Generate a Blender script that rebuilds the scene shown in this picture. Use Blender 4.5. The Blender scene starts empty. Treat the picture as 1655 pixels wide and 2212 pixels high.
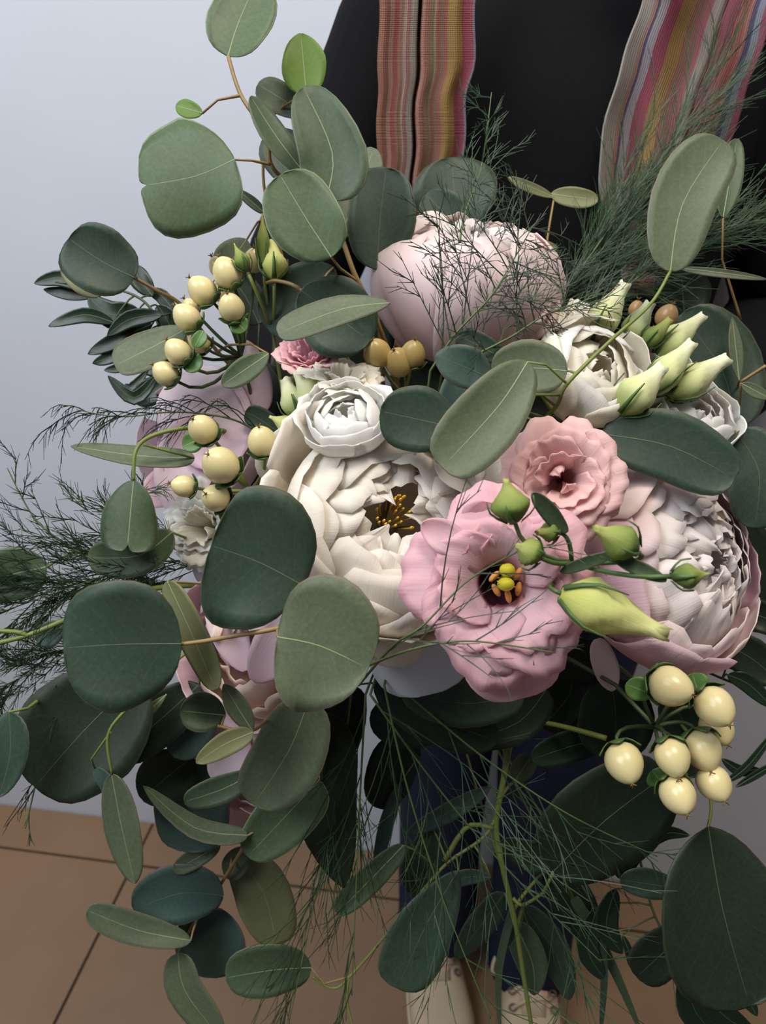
import bpy, math, random
from mathutils import Vector, Matrix

# ------------------------------------------------------------------ camera, world, lights, exposure
W_PX, H_PX, FPX = 1655.0, 2212.0, 1640.0
PITCH = math.radians(28.0)
CAM = Vector((0.0, 0.0, 1.35))
FWD = Vector((0.0, math.cos(PITCH), -math.sin(PITCH)))
UPV = Vector((0.0, math.sin(PITCH), math.cos(PITCH)))
RGT = Vector((1.0, 0.0, 0.0))
scene = bpy.context.scene
col = scene.collection

cd = bpy.data.cameras.new('camera')
cd.sensor_fit = 'VERTICAL'
cd.sensor_height = 36.0
cd.lens = 36.0 * FPX / H_PX
cd.clip_start = 0.02
cd.clip_end = 50
cd.dof.use_dof = True
cd.dof.focus_distance = 0.50
cd.dof.aperture_fstop = 9.0
cam = bpy.data.objects.new('camera', cd)
col.objects.link(cam)
cam.location = CAM
cam.rotation_euler = (math.pi / 2 - PITCH, 0, 0)
scene.camera = cam

world = bpy.data.worlds.new('world')
scene.world = world
world.use_nodes = True
world.node_tree.nodes['Background'].inputs[0].default_value = (0.80, 0.87, 1.0, 1)
world.node_tree.nodes['Background'].inputs[1].default_value = 0.10

def area(name, loc, aim, size, power, colr, size_y=None):
    l = bpy.data.lights.new(name, 'AREA')
    l.energy = power
    l.color = colr
    l.shape = 'RECTANGLE'
    l.size = size
    l.size_y = size_y or size
    o = bpy.data.objects.new(name, l)
    col.objects.link(o)
    o.location = loc
    o.rotation_euler = (Vector(aim) - Vector(loc)).to_track_quat('-Z', 'Y').to_euler()
    return o

area('window_light', (-1.10, -0.15, 2.70), (0.0, 0.8, 1.1), 1.1, 36, (0.90, 0.95, 1.0), 1.3)
area('ceiling_lamp_light', (0.30, 0.15, 2.75), (0.1, 0.6, 1.0), 0.6, 21, (1.0, 0.90, 0.77))

scene.view_settings.view_transform = 'Standard'
scene.view_settings.look = 'None'
scene.view_settings.gamma = 1.0
scene.view_settings.use_curve_mapping = False
scene.view_settings.exposure = 0.22

# ------------------------------------------------------------------ helpers
def at(px, py, d):
    """the point seen at a pixel, d metres in front of the lens"""
    return CAM + d * (FWD + RGT * ((px - W_PX / 2) / FPX) + UPV * ((H_PX / 2 - py) / FPX))

def ray(px, py):
    return FWD + RGT * ((px - W_PX / 2) / FPX) + UPV * ((H_PX / 2 - py) / FPX)

def on_floor(px, py, z=0.0):
    r = ray(px, py)
    return CAM + r * ((z - CAM.z) / r.z)

def on_y(px, py, y):
    r = ray(px, py)
    return CAM + r * (y / r.y)

def camvec(r, u, t):
    return (RGT * r + UPV * u - FWD * t).normalized()

def srgb(r, g, b):
    def c(x):
        x /= 255.0
        return x / 12.92 if x <= 0.04045 else ((x + 0.055) / 1.055) ** 2.4
    return (c(r), c(g), c(b), 1.0)

def tag(o, label=None, cat=None, group=None, kind=None):
    if label: o['label'] = label
    if cat: o['category'] = cat
    if group: o['group'] = group
    if kind: o['kind'] = kind
    return o

def thing(name, loc, label, cat, group=None):
    o = bpy.data.objects.new(name, None)
    o.empty_display_size = 0.02
    col.objects.link(o)
    o.location = loc
    return tag(o, label, cat, group)

def mesh_obj(name, verts, faces, mat, parent=None, uvs=None, smooth=True, solid=0.0, subsurf=0):
    """one mesh object from world-space vertices, kept relative to the thing it belongs to"""
    root = parent
    while root is not None and root.parent is not None:
        root = root.parent
    org = Vector(root.location) if root is not None else Vector((0, 0, 0))
    me = bpy.data.meshes.new(name)
    me.from_pydata([tuple(Vector(v) - org) for v in verts], [], faces)
    me.validate()
    if smooth:
        me.polygons.foreach_set('use_smooth', [True] * len(me.polygons))
    if uvs is not None:
        uvl = me.uv_layers.new(name='UVMap')
        for lp in me.loops:
            uvl.data[lp.index].uv = uvs[lp.vertex_index]
    if mat is not None:
        me.materials.append(mat)
    o = bpy.data.objects.new(name, me)
    col.objects.link(o)
    if parent is not None:
        o.parent = parent
    if solid:
        m = o.modifiers.new('thickness', 'SOLIDIFY')
        m.thickness = solid
        m.offset = 0.0
    if subsurf:
        m = o.modifiers.new('smooth', 'SUBSURF')
        m.levels = subsurf
        m.render_levels = subsurf
    return o

def catmull(pts, n):
    """n samples along a smooth curve through pts (tuples or vectors of one size)"""
    P = [tuple(p) for p in pts]
    k = len(P)
    if k == 2:
        return [tuple(a + (b - a) * i / (n - 1) for a, b in zip(P[0], P[1])) for i in range(n)]
    out = []
    for i in range(n):
        s = i / (n - 1) * (k - 1)
        j = min(int(s), k - 2)
        t = s - j
        p0 = P[max(j - 1, 0)]; p1 = P[j]; p2 = P[j + 1]; p3 = P[min(j + 2, k - 1)]
        out.append(tuple(0.5 * (2 * b + (c - a) * t + (2 * a - 5 * b + 4 * c - d) * t * t + (3 * b - a - 3 * c + d) * t ** 3)
                         for a, b, c, d in zip(p0, p1, p2, p3)))
    return out

def frame_of(t):
    t = t.normalized()
    h = Vector((0, 0, 1)) if abs(t.z) < 0.9 else Vector((1, 0, 0))
    a = t.cross(h).normalized()
    return a, t.cross(a).normalized()

def path_frames(path):
    """(point, a, c) along a path, the frame carried on without twisting"""
    out, a = [], None
    n = len(path)
    for i, p in enumerate(path):
        t = path[min(i + 1, n - 1)] - path[max(i - 1, 0)]
        if t.length < 1e-9: t = Vector((0, 0, 1))
        t.normalize()
        if a is None:
            a = frame_of(t)[0]
        a = a - t * a.dot(t)
        if a.length < 1e-6: a = frame_of(t)[0]
        a.normalize()
        out.append((p, a, t.cross(a)))
    return out

class Mesher:
    def __init__(self):
        self.v = []; self.f = []
    def tube(self, path, r0, r1=None, sides=6, cap=True):
        r1 = r0 if r1 is None else r1
        path = [Vector(p) for p in path]
        n = len(path); b = len(self.v)
        for i, (p, a, c) in enumerate(path_frames(path)):
            r = r0 + (r1 - r0) * i / (n - 1)
            for k in range(sides):
                w = 2 * math.pi * k / sides
                self.v.append(p + (a * math.cos(w) + c * math.sin(w)) * r)
        for i in range(n - 1):
            for k in range(sides):
                k2 = (k + 1) % sides
                self.f.append((b + i * sides + k, b + i * sides + k2, b + (i + 1) * sides + k2, b + (i + 1) * sides + k))
        if cap:
            self.f.append(tuple(b + k for k in range(sides))[::-1])
            self.f.append(tuple(b + (n - 1) * sides + k for k in range(sides)))
    def rings(self, rings, close0=True, close1=True):
        b = len(self.v); s = len(rings[0])
        for r in rings: self.v += [Vector(p) for p in r]
        for i in range(len(rings) - 1):
            for k in range(s):
                k2 = (k + 1) % s
                self.f.append((b + i * s + k, b + i * s + k2, b + (i + 1) * s + k2, b + (i + 1) * s + k))
        if close0: self.f.append(tuple(b + k for k in range(s))[::-1])
        if close1: self.f.append(tuple(b + (len(rings) - 1) * s + k for k in range(s)))
    def grid(self, rows):
        b = len(self.v); w = len(rows[0])
        for r in rows: self.v += [Vector(p) for p in r]
        for i in range(len(rows) - 1):
            for j in range(w - 1):
                self.f.append((b + i * w + j, b + i * w + j + 1, b + (i + 1) * w + j + 1, b + (i + 1) * w + j))
    def box(self, lo, hi):
        b = len(self.v)
        self.v += [Vector((x, y, z)) for z in (lo[2], hi[2]) for y in (lo[1], hi[1]) for x in (lo[0], hi[0])]
        self.f += [tuple(b + i for i in q) for q in ((0, 2, 3, 1), (4, 5, 7, 6), (0, 1, 5, 4), (1, 3, 7, 5), (3, 2, 6, 7), (2, 0, 4, 6))]
    def build(self, name, mat, parent=None, **kw):
        return mesh_obj(name, self.v, self.f, mat, parent, **kw)

# ------------------------------------------------------------------ materials
def new_mat(name):
    m = bpy.data.materials.new(name)
    m.use_nodes = True
    nt = m.node_tree
    return m, nt, nt.nodes['Principled BSDF']

def node(nt, typ, **kw):
    n = nt.nodes.new(typ)
    for k, v in kw.items():
        setattr(n, k, v)
    return n

def mix_color(nt, fac, a, b):
    n = node(nt, 'ShaderNodeMix', data_type='RGBA')
    for sock, val in ((n.inputs[0], fac), (n.inputs[6], a), (n.inputs[7], b)):
        if hasattr(val, 'links'):
            nt.links.new(val, sock)
        else:
            sock.default_value = val
    return n.outputs[2]

def math_n(nt, op, a, b=None, c=None):
    n = node(nt, 'ShaderNodeMath', operation=op)
    for i, val in enumerate((a, b, c)):
        if val is None: continue
        if hasattr(val, 'links'): nt.links.new(val, n.inputs[i])
        else: n.inputs[i].default_value = val
    return n.outputs[0]

def add_bump(nt, bsdf, height, strength, dist=0.001):
    b = node(nt, 'ShaderNodeBump')
    b.inputs['Strength'].default_value = strength
    b.inputs['Distance'].default_value = dist
    nt.links.new(height, b.inputs['Height'])
    nt.links.new(b.outputs[0], bsdf.inputs['Normal'])

def noise(nt, scale, detail=3, coord='Object'):
    tc = node(nt, 'ShaderNodeTexCoord')
    n = node(nt, 'ShaderNodeTexNoise')
    n.inputs['Scale'].default_value = scale
    n.inputs['Detail'].default_value = detail
    nt.links.new(tc.outputs[coord], n.inputs['Vector'])
    return n.outputs['Fac']

def plain(name, c, rough=0.6, var=0.12, scale=60, bump=0.0, spec=0.5):
    m, nt, bs = new_mat(name)
    f = noise(nt, scale)
    dark = tuple(x * (1 - var * 2) for x in c[:3]) + (1,)
    lite = tuple(min(1, x * (1 + var * 2)) for x in c[:3]) + (1,)
    nt.links.new(mix_color(nt, f, dark, lite), bs.inputs['Base Color'])
    bs.inputs['Roughness'].default_value = rough
    bs.inputs['Specular IOR Level'].default_value = spec
    if bump: add_bump(nt, bs, f, bump)
    return m

def add_translucent(nt, bs, colsock, amount):
    out = nt.nodes['Material Output']
    tr = node(nt, 'ShaderNodeBsdfTranslucent')
    nt.links.new(colsock, tr.inputs[0])
    mx = node(nt, 'ShaderNodeMixShader')
    mx.inputs[0].default_value = amount
    nt.links.new(bs.outputs[0], mx.inputs[1])
    nt.links.new(tr.outputs[0], mx.inputs[2])
    nt.links.new(mx.outputs[0], out.inputs['Surface'])

def leaf_mat(name, c, vein, rim, rough=0.5, spec=0.35, trans=0.12, vs=0.12):
    """leaf blade: side veins running from the midrib to the rim, thin coloured rim, soft mottling"""
    m, nt, bs = new_mat(name)
    uv = node(nt, 'ShaderNodeUVMap')
    sep = node(nt, 'ShaderNodeSeparateXYZ')
    nt.links.new(uv.outputs[0], sep.inputs[0])
    u, v = sep.outputs[0], sep.outputs[1]
    av = math_n(nt, 'ABSOLUTE', math_n(nt, 'MULTIPLY_ADD', v, 2.0, -1.0))
    ph = math_n(nt, 'SUBTRACT', math_n(nt, 'MULTIPLY', u, 8.0), math_n(nt, 'MULTIPLY', av, 2.6))
    nz = noise(nt, 45, 4)
    ph = math_n(nt, 'ADD', ph, math_n(nt, 'MULTIPLY', nz, 0.9))
    fr = math_n(nt, 'ABSOLUTE', math_n(nt, 'SUBTRACT', math_n(nt, 'FRACT', ph), 0.5))
    line = math_n(nt, 'LESS_THAN', fr, 0.035)
    mott = mix_color(nt, nz, tuple(x * 0.78 for x in c[:3]) + (1,), tuple(min(1, x * 1.22) for x in c[:3]) + (1,))
    fine = noise(nt, 420, 2)
    mott = mix_color(nt, math_n(nt, 'MULTIPLY', fine, 0.22), mott, vein)
    withv = mix_color(nt, math_n(nt, 'MULTIPLY', line, vs * 0.5), mott, vein)
    edge = math_n(nt, 'GREATER_THAN', av, 0.965)
    colr = mix_color(nt, math_n(nt, 'MULTIPLY', edge, 0.55), withv, rim)
    nt.links.new(colr, bs.inputs['Base Color'])
    bs.inputs['Roughness'].default_value = rough
    bs.inputs['Specular IOR Level'].default_value = spec
    add_bump(nt, bs, math_n(nt, 'ADD', nz, math_n(nt, 'MULTIPLY', line, 0.15)), 0.25, 0.0012)
    add_translucent(nt, bs, colr, trans)
    return m

def petal_mat(name, base, mid, tip, streak=None, trans=0.40, rough=0.7, dark_base=None, stops=(0.0, 0.45, 1.0)):
    m, nt, bs = new_mat(name)
    uv = node(nt, 'ShaderNodeUVMap')
    sep = node(nt, 'ShaderNodeSeparateXYZ')
    nt.links.new(uv.outputs[0], sep.inputs[0])
    nz = noise(nt, 40, 3)
    t = math_n(nt, 'ADD', sep.outputs[0], math_n(nt, 'MULTIPLY_ADD', nz, 0.24, -0.12))
    rp = node(nt, 'ShaderNodeValToRGB')
    e = rp.color_ramp.elements
    e[0].position = stops[0]; e[0].color = base
    e[1].position = stops[2]; e[1].color = tip
    x = e.new(stops[1]); x.color = mid
    if dark_base is not None:
        e[0].color = dark_base
        x2 = e.new(stops[1] * 0.72); x2.color = base
        x3 = e.new(stops[1] * 0.52); x3.color = dark_base
    nt.links.new(t, rp.inputs[0])
    # fine veins running from claw to rim
    wv = node(nt, 'ShaderNodeTexNoise')
    wv.inputs['Scale'].default_value = 1.0
    wv.inputs['Detail'].default_value = 2
    mp = node(nt, 'ShaderNodeMapping')
    mp.inputs['Scale'].default_value = (3.0, 42.0, 1.0)
    nt.links.new(uv.outputs[0], mp.inputs[0])
    nt.links.new(mp.outputs[0], wv.inputs['Vector'])
    dk = mix_color(nt, 0.12, rp.outputs[0], streak or base)
    colr = mix_color(nt, wv.outputs['Fac'], rp.outputs[0], dk)
    nt.links.new(colr, bs.inputs['Base Color'])
    bs.inputs['Roughness'].default_value = rough
    bs.inputs['Specular IOR Level'].default_value = 0.25
    add_bump(nt, bs, wv.outputs['Fac'], 0.22, 0.0012)
    add_translucent(nt, bs, colr, trans)
    return m

M = {}
# eucalyptus: green upper face, greyer underside, young growth, deep salal-like green with shade painted in
M['euc_green'] = leaf_mat('eucalyptus_green', srgb(65, 86, 54), srgb(150, 168, 138), srgb(150, 160, 130))
M['euc_mid'] = leaf_mat('eucalyptus_middle_green', srgb(57, 75, 49), srgb(132, 150, 124), srgb(120, 120, 96))
M['euc_dark'] = leaf_mat('eucalyptus_deep_green', srgb(38, 56, 45), srgb(104, 126, 100), srgb(92, 88, 72))
M['euc_grey'] = leaf_mat('eucalyptus_grey_underside', srgb(78, 88, 64), srgb(156, 168, 142), srgb(130, 112, 96), vs=0.12)
M['euc_teal'] = leaf_mat('eucalyptus_bluish', srgb(54, 76, 68), srgb(110, 138, 128), srgb(128, 84, 76))
M['euc_olive'] = leaf_mat('eucalyptus_olive', srgb(112, 116, 80), srgb(150, 152, 112), srgb(130, 104, 80), vs=0.12)
M['euc_young'] = leaf_mat('eucalyptus_young', srgb(104, 134, 54), srgb(160, 190, 100), srgb(140, 170, 80), trans=0.35)
M['salal'] = leaf_mat('salal_green_with_shade', srgb(27, 38, 27), srgb(74, 92, 66), srgb(62, 66, 50), rough=0.45)  # dark leaf green, deepened to hold the shade on the low leaves
M['sepal_leaf'] = leaf_mat('hypericum_leaf', srgb(80, 116, 58), srgb(120, 150, 90), srgb(90, 120, 60), rough=0.35)
M['ruscus'] = leaf_mat('ruscus_glossy', srgb(25, 42, 28), srgb(60, 84, 60), srgb(40, 56, 40), rough=0.32, spec=0.35, trans=0.05)
M['vein'] = plain('leaf_midrib', srgb(132, 142, 104), 0.5, 0.06)
M['vein_dim'] = plain('leaf_midrib_dim', srgb(74, 86, 62), 0.5, 0.06)
M['stem_green'] = plain('green_stem', srgb(112, 124, 58), 0.5, 0.15)
M['stem_red'] = plain('reddish_stem', srgb(138, 112, 68), 0.5, 0.18)
M['stem_dark'] = plain('dark_stem', srgb(70, 84, 48), 0.55, 0.15)
M['fern'] = plain('asparagus_fern', srgb(42, 68, 40), 0.6, 0.15)
M['fern_dark'] = plain('asparagus_fern_dark', srgb(40, 56, 40), 0.6, 0.15)
M['fern_stem'] = plain('asparagus_fern_stem', srgb(84, 104, 60), 0.55, 0.15)
M['cream'] = petal_mat('cream_petal', srgb(240, 226, 190), srgb(246, 238, 226), srgb(248, 243, 236))
M['cool'] = petal_mat('cool_white_petal', srgb(222, 228, 236), srgb(232, 236, 242), srgb(236, 240, 246))
M['blush'] = petal_mat('blush_petal', srgb(240, 214, 216), srgb(244, 222, 224), srgb(248, 234, 232))
M['blush_pale'] = petal_mat('pale_blush_petal', srgb(242, 222, 218), srgb(244, 232, 228), srgb(246, 240, 238))
M['rose'] = petal_mat('rose_guard_petal', srgb(232, 178, 198), srgb(240, 204, 218), srgb(244, 222, 228), streak=srgb(200, 90, 140))
M['lilac'] = petal_mat('lilac_petal', srgb(236, 206, 218), srgb(240, 222, 230), srgb(242, 228, 234))
M['peach'] = petal_mat('peach_petal', srgb(240, 208, 190), srgb(244, 222, 208), srgb(246, 226, 216))
M['pink'] = petal_mat('pink_lisianthus_petal', srgb(236, 176, 188), srgb(248, 222, 230), srgb(245, 202, 210), streak=srgb(214, 120, 150))
M['pink_throat'] = petal_mat('pink_lisianthus_dark_throat', srgb(224, 136, 148), srgb(249, 224, 232), srgb(245, 202, 210), streak=srgb(210, 120, 150),
                             dark_base=srgb(40, 14, 18), stops=(0.0, 0.52, 1.0))
M['pink_warm'] = petal_mat('salmon_lisianthus_petal', srgb(230, 150, 150), srgb(248, 220, 218), srgb(249, 216, 214), streak=srgb(224, 140, 150))
M['white'] = petal_mat('white_lisianthus_petal', srgb(236, 234, 210), srgb(244, 242, 236), srgb(246, 245, 244))
M['ivory'] = petal_mat('ivory_lisianthus_petal', srgb(232, 224, 190), srgb(246, 238, 220), srgb(248, 244, 234))
M['bud'] = petal_mat('bud_petal', srgb(150, 168, 88), srgb(218, 222, 164), srgb(242, 240, 210), trans=0.15, stops=(0.0, 0.5, 1.0))
M['bud_green'] = petal_mat('green_bud_petal', srgb(90, 112, 58), srgb(130, 146, 74), srgb(186, 188, 110), trans=0.15, stops=(0.0, 0.5, 1.0))
M['bud_lime'] = petal_mat('lime_bud_petal', srgb(186, 192, 100), srgb(212, 214, 136), srgb(228, 228, 160), trans=0.2, stops=(0.0, 0.5, 1.0))
M['sepal'] = plain('sepal', srgb(70, 98, 48), 0.5, 0.15)
M['stamen'] = plain('stamen', srgb(236, 178, 50), 0.6, 0.2, 300)
M['stigma'] = plain('stigma', srgb(208, 196, 40), 0.5, 0.1)
M['anther'] = plain('anther', srgb(196, 130, 60), 0.7, 0.3, 300)
M['berry'] = plain('berry_skin', srgb(218, 203, 150), 0.28, 0.05, 30)
M['berry_warm'] = plain('berry_skin_ochre', srgb(186, 160, 98), 0.3, 0.08, 30)
M['berry_brown'] = plain('berry_skin_brown', srgb(176, 140, 92), 0.35, 0.1, 30)
M['berry_tip'] = plain('berry_style', srgb(110, 84, 44), 0.7, 0.2)

# ------------------------------------------------------------------ room
random.seed(7)
wA, wB = on_floor(0, 1735), on_floor(830, 1838)
wdir = (wB - wA).normalized()
YAW = math.atan2(wdir.y, wdir.x)
wnor = Vector((-wdir.y, wdir.x, 0))            # into the wall

M['wall'] = plain('painted_wall', srgb(203, 208, 220), 0.85, 0.02, 8, bump=0.02)
M['tile'] = plain('terracotta_tile', srgb(138, 109, 83), 0.45, 0.10, 5)
M['grout'] = plain('tile_grout', srgb(70, 50, 36), 0.9, 0.08, 80)

def oriented_box(name, org, l0, l1, n0, n1, z0, z1, mat, parent=None):
    m = Mesher()
    m.box((l0, n0, z0), (l1, n1, z1))
    m.v = [org + wdir * v.x + wnor * v.y + Vector((0, 0, v.z)) for v in m.v]
    return m.build(name, mat, parent, smooth=False)

wall = oriented_box('wall_back', Vector((wB.x, wB.y, 0)), -3.0, 3.0, 0.0, 0.12, -0.02, 2.9, M['wall'])
tag(wall, 'plain pale blue-grey painted wall behind the person', 'wall', kind='structure')

floor = oriented_box('floor', Vector((wB.x, wB.y, 0)), -2.6, 2.6, -3.6, 0.0, -0.05, -0.004, M['grout'])
tag(floor, 'brown tiled floor with dark joints meeting the pale wall', 'floor', kind='structure')
J = on_floor(287, 1868)                        # where two tile joints cross
jl = (J - wB).dot(wdir); jn = (J - wB).dot(wnor)
T, G = 0.60, 0.006
tm = {}
for a in range(-4, 5):
    for b in range(-6, 2):
        l0 = jl + a * T + G / 2; l1 = l0 + T - G
        n0 = jn + b * T * 0.75 + G / 2 - 0.0; n1 = n0 + T * 0.75 - G
        l0c, l1c = max(l0, -2.6), min(l1, 2.6); n0c, n1c = max(n0, -3.6), min(n1, -0.003)
        if l1c - l0c < 0.02 or n1c - n0c < 0.02:
            continue
        oriented_box('tile', Vector((wB.x, wB.y, 0)), l0c, l1c, n0c, n1c, -0.012, 0.0, M['tile'], floor)

# ------------------------------------------------------------------ plant builders
BIND = at(880, 1250, 0.665)                    # where the stems are gripped
BEND = BIND + Vector((0.01, 0.05, -0.17))

def stem_to_bind(p, away, k):
    """a stem curving from p (leaving along away) to the grip and on below it"""
    jit = Vector((math.cos(k * 2.4), math.sin(k * 2.4) * 0.6, math.sin(k * 2.4) * 0.4)) * (0.006 + 0.004 * ((k * 7) % 3))
    g = BIND + jit
    l = (g - p).length
    c = p + away.normalized() * l * 0.45
    pts = []
    for i in range(9):
        t = i / 8
        pts.append(p * (1 - t) ** 2 + c * 2 * t * (1 - t) + g * t * t)
    pts.append(BEND + jit * 1.6)
    return pts

KSTEM = [0]
def kstem():
    KSTEM[0] += 1
    return KSTEM[0]

def leaf_surface(pts, hw, ab, d0, d1, roll, cup, bend, wave, notch, seed, nu=15, nv=9):
    a, b = ab
    um = a / (a + b)
    norm = um ** a * (1 - um) ** b
    rnd = random.Random(seed)
    ph = rnd.uniform(0, 6.28)
    pl, pr_ = rnd.uniform(0, 6.28), rnd.uniform(0, 6.28)
    ts = [0.5 - 0.5 * math.cos(math.pi * i / (nu - 1)) for i in range(nu)]
    axis = catmull(pts, 60)
    L = math.hypot(pts[-1][0] - pts[0][0], pts[-1][1] - pts[0][1])
    dm = 0.5 * (d0 + d1)
    hm = hw * dm / FPX
    V, UV = [], []
    for i, u in enumerate(ts):
        s = u * 59; j = min(int(s), 58); fr = s - j
        ax = axis[j][0] + (axis[j + 1][0] - axis[j][0]) * fr
        ay = axis[j][1] + (axis[j + 1][1] - axis[j][1]) * fr
        j0, j1 = max(j - 3, 0), min(j + 4, 59)
        tx, ty = axis[j1][0] - axis[j0][0], axis[j1][1] - axis[j0][1]
        tl = math.hypot(tx, ty) or 1.0
        tx, ty = tx / tl, ty / tl
        uu = min(max(u, 0.004), 0.996)
        w = hw * (uu ** a * (1 - uu) ** b) / norm
        for k in range(nv):
            v = -1 + 2 * k / (nv - 1)
            ww = w * (1 + 0.05 * math.sin(4.5 * u + (pl if v < 0 else pr_)) + 0.018 * math.sin(11 * u + ph + v * 2))
            x = ax - ty * v * ww
            y = ay + tx * v * ww
            if notch:
                sh = notch * L * math.exp(-(v / 0.22) ** 2) * u ** 5
                x -= tx * sh; y -= ty * sh
            d = d0 + (d1 - d0) * u + bend * 4 * u * (1 - u) + roll * v * (w / hw) * hm + cup * (v * w / hw) ** 2 * hm
            d += wave * hm * math.sin(5.2 * u + ph) * v + wave * 0.5 * hm * math.sin(9 * u + ph * 2) * v * v
            V.append(at(x, y, d)); UV.append((u, 0.5 + 0.5 * v))
    F = [(i * nv + k, i * nv + k + 1, (i + 1) * nv + k + 1, (i + 1) * nv + k) for i in range(nu - 1) for k in range(nv - 1)]
    mid = [V[i * nv + nv // 2] for i in range(nu)]
    return V, F, UV, mid

LSEED = [0]
def leaf(parent, pts, hw, mat, d0, d1=None, ab=(0.5, 0.5), roll=0.0, cup=-0.22, bend=0.0, wave=0.07, notch=0.0, name='leaf', rib=True, solid=0.0006):
    """a leaf blade (its outline about an axis of pixels base > tip, at its own distance) and the midrib standing proud of it"""
    LSEED[0] += 1
    d1 = d0 if d1 is None else d1
    V, F, UV, mid = leaf_surface(pts, hw, ab, d0, d1, roll, cup, bend, wave, notch, LSEED[0])
    o = mesh_obj(name, V, F, M[mat], parent, uvs=UV, solid=solid)
    if rib:
        m = Mesher()
        m.tube(mid[:-2], 0.0007, 0.00035, 5)
        m.build('midrib', M['vein_dim' if mat in ('euc_dark', 'salal', 'ruscus', 'euc_teal') else 'vein'], o)
    return o, mid[0]

def branch(name, label, cat, stem, leaves, r=0.0016, smat='stem_red', to_bind=True, extra=(), group=None):
    """a cut branch: stem with petioles, leaves on it. stem: (x, y, d) tip > grip"""
    base = BEND if to_bind else at(*stem[-1])
    t = thing(name, base, label, cat, group)
    path = [at(*p) for p in catmull(stem, max(8, len(stem) * 5))]
    m = Mesher()
    full = list(path)
    if to_bind:
        away = (path[-1] - path[-3])
        if (BIND - path[-1]).length > 0.02:
            full += stem_to_bind(path[-1], away if away.length > 1e-6 else BIND - path[-1], kstem())[1:]
    m.tube(full, r * 0.75, r * 1.15, 7)
    for e in extra:
        m.tube([at(*p) for p in catmull(e, 8)], r * 0.7, r * 0.9, 6)
    for lf in leaves:
        lf = dict(lf)
        pet = lf.pop('pet', None)
        o, b = leaf(t, **lf)
        if pet is False:
            continue
        if pet:
            pp = [b] + [at(*p) for p in catmull(pet, 8)] if len(pet) > 1 else [b, at(*pet[0])]
            m.tube(pp, r * 0.45, r * 0.7, 6)
        else:
            q = min(full, key=lambda p: (p - b).length)
            mid = (b + q) / 2 + Vector((0, 0, 0.15 * (q - b).length))
            m.tube([b, b.lerp(mid, 0.6), mid.lerp(q, 0.5), q], r * 0.45, r * 0.7, 6)
    m.build('stem', M[smat], t)
    return t

def L_(pts, hw, mat, d0, d1=None, **kw):
    return dict(pts=pts, hw=hw, mat=mat, d0=d0, d1=d1, **kw)

def petal_mesh(C, X, Y, Z, R, az, prof, W, rnd, ruffle, curl, rr, kfreq=5.5, nu=12, nv=13, tilt=0.0, crimp=0.0):
    ph, ph2 = rr.uniform(0, 6.28), rr.uniform(0, 6.28)
    pr = catmull(prof, 40)
    kfreq = rr.uniform(0.55, 1.2) * kfreq
    V, UV = [], []
    skew = rr.uniform(-0.08, 0.08)
    notch = rr.uniform(0.0, 0.10)
    for i in range(nu):
        t = i / (nu - 1)
        for j in range(nv):
            v = -1 + 2 * j / (nv - 1)
            u = t * (1 - rnd * abs(v) ** 2.4) * (1 + skew * v * t)
            u *= 1 + (0.030 * math.sin(kfreq * v + ph) + 0.016 * math.sin(2.7 * kfreq * v + ph2)) * t * (0.4 + ruffle * 6)
            u -= notch * math.exp(-(v / 0.16) ** 2) * t ** 4
            u = min(max(u, 0), 1.06)
            s = min(u, 0.9999) * 39; q = int(s); fr = s - q
            if u > 1: q, fr = 38, 1 + (u - 1) * 39
            rho = pr[q][0] + (pr[q + 1][0] - pr[q][0]) * fr
            z = pr[q][1] + (pr[q + 1][1] - pr[q][1]) * fr
            w = W * (0.22 + 0.78 * math.sin(min(1.0, t / 0.7) * math.pi / 2))
            ang = az + v * w / max(rho, 0.5)
            rho += curl * v * v * t
            rho += ruffle * t ** 3.2 * (math.sin(kfreq * v + ph) + 0.5 * math.sin(kfreq * 2.3 * v + ph2))
            rho += crimp * t ** 6 * math.sin(17 * v + ph2)
            z += crimp * t ** 6 * math.sin(21 * v + ph) + 0.6 * ruffle * t ** 3.2 * math.cos(kfreq * v + ph2) + tilt * v * t
            V.append(C + R * ((X * math.cos(ang) + Y * math.sin(ang)) * rho + Z * z))
            UV.append((t, 0.5 + 0.5 * v))
    F = [(i * nv + k, i * nv + k + 1, (i + 1) * nv + k + 1, (i + 1) * nv + k) for i in range(nu - 1) for k in range(nv - 1)]
    return V, F, UV

def cup_profile(s, o, squash=1.0):
    """s size, o openness: 0 curls in over the heart, 1 stands wide open, above 1 falls back"""
    tipr = 0.22 + 1.05 * o
    tipz = 0.86 - 0.52 * o if o <= 1 else 0.34 - 0.9 * (o - 1)
    return [(0.06 * s, -0.62 * s * squash), (0.60 * s, -0.55 * s * squash), ((0.93 + 0.10 * min(o, 1)) * s, -0.02 * s),
            ((0.80 + 0.32 * min(o, 1.2)) * s, (0.50 - 0.22 * o) * s * squash), (tipr * s, tipz * s * squash)]

def trumpet_profile(s, o, deep=0.9):
    """a lisianthus petal: deep throat, blade flaring out; o 0 upright, 1 flat"""
    return [(0.05 * s, -deep), (0.26 * s, -deep * 0.66), (0.36 * s, -deep * 0.15), ((0.46 + 0.28 * o) * s, 0.20 - 0.04 * o), ((0.62 + 0.48 * o) * s, 0.46 - 0.38 * o)]

def core_profile(s, o, x=1.0):
    """petals still rolled up in the middle of a flower"""
    return [(0.05 * s, -0.55 * x), (0.30 * s, -0.12 * x), (0.36 * s, 0.28 * x), ((0.12 + 0.5 * o) * s, 0.60 * x)]

PROFILES = {'cup': cup_profile, 'trumpet': trumpet_profile, 'core': core_profile}

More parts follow.
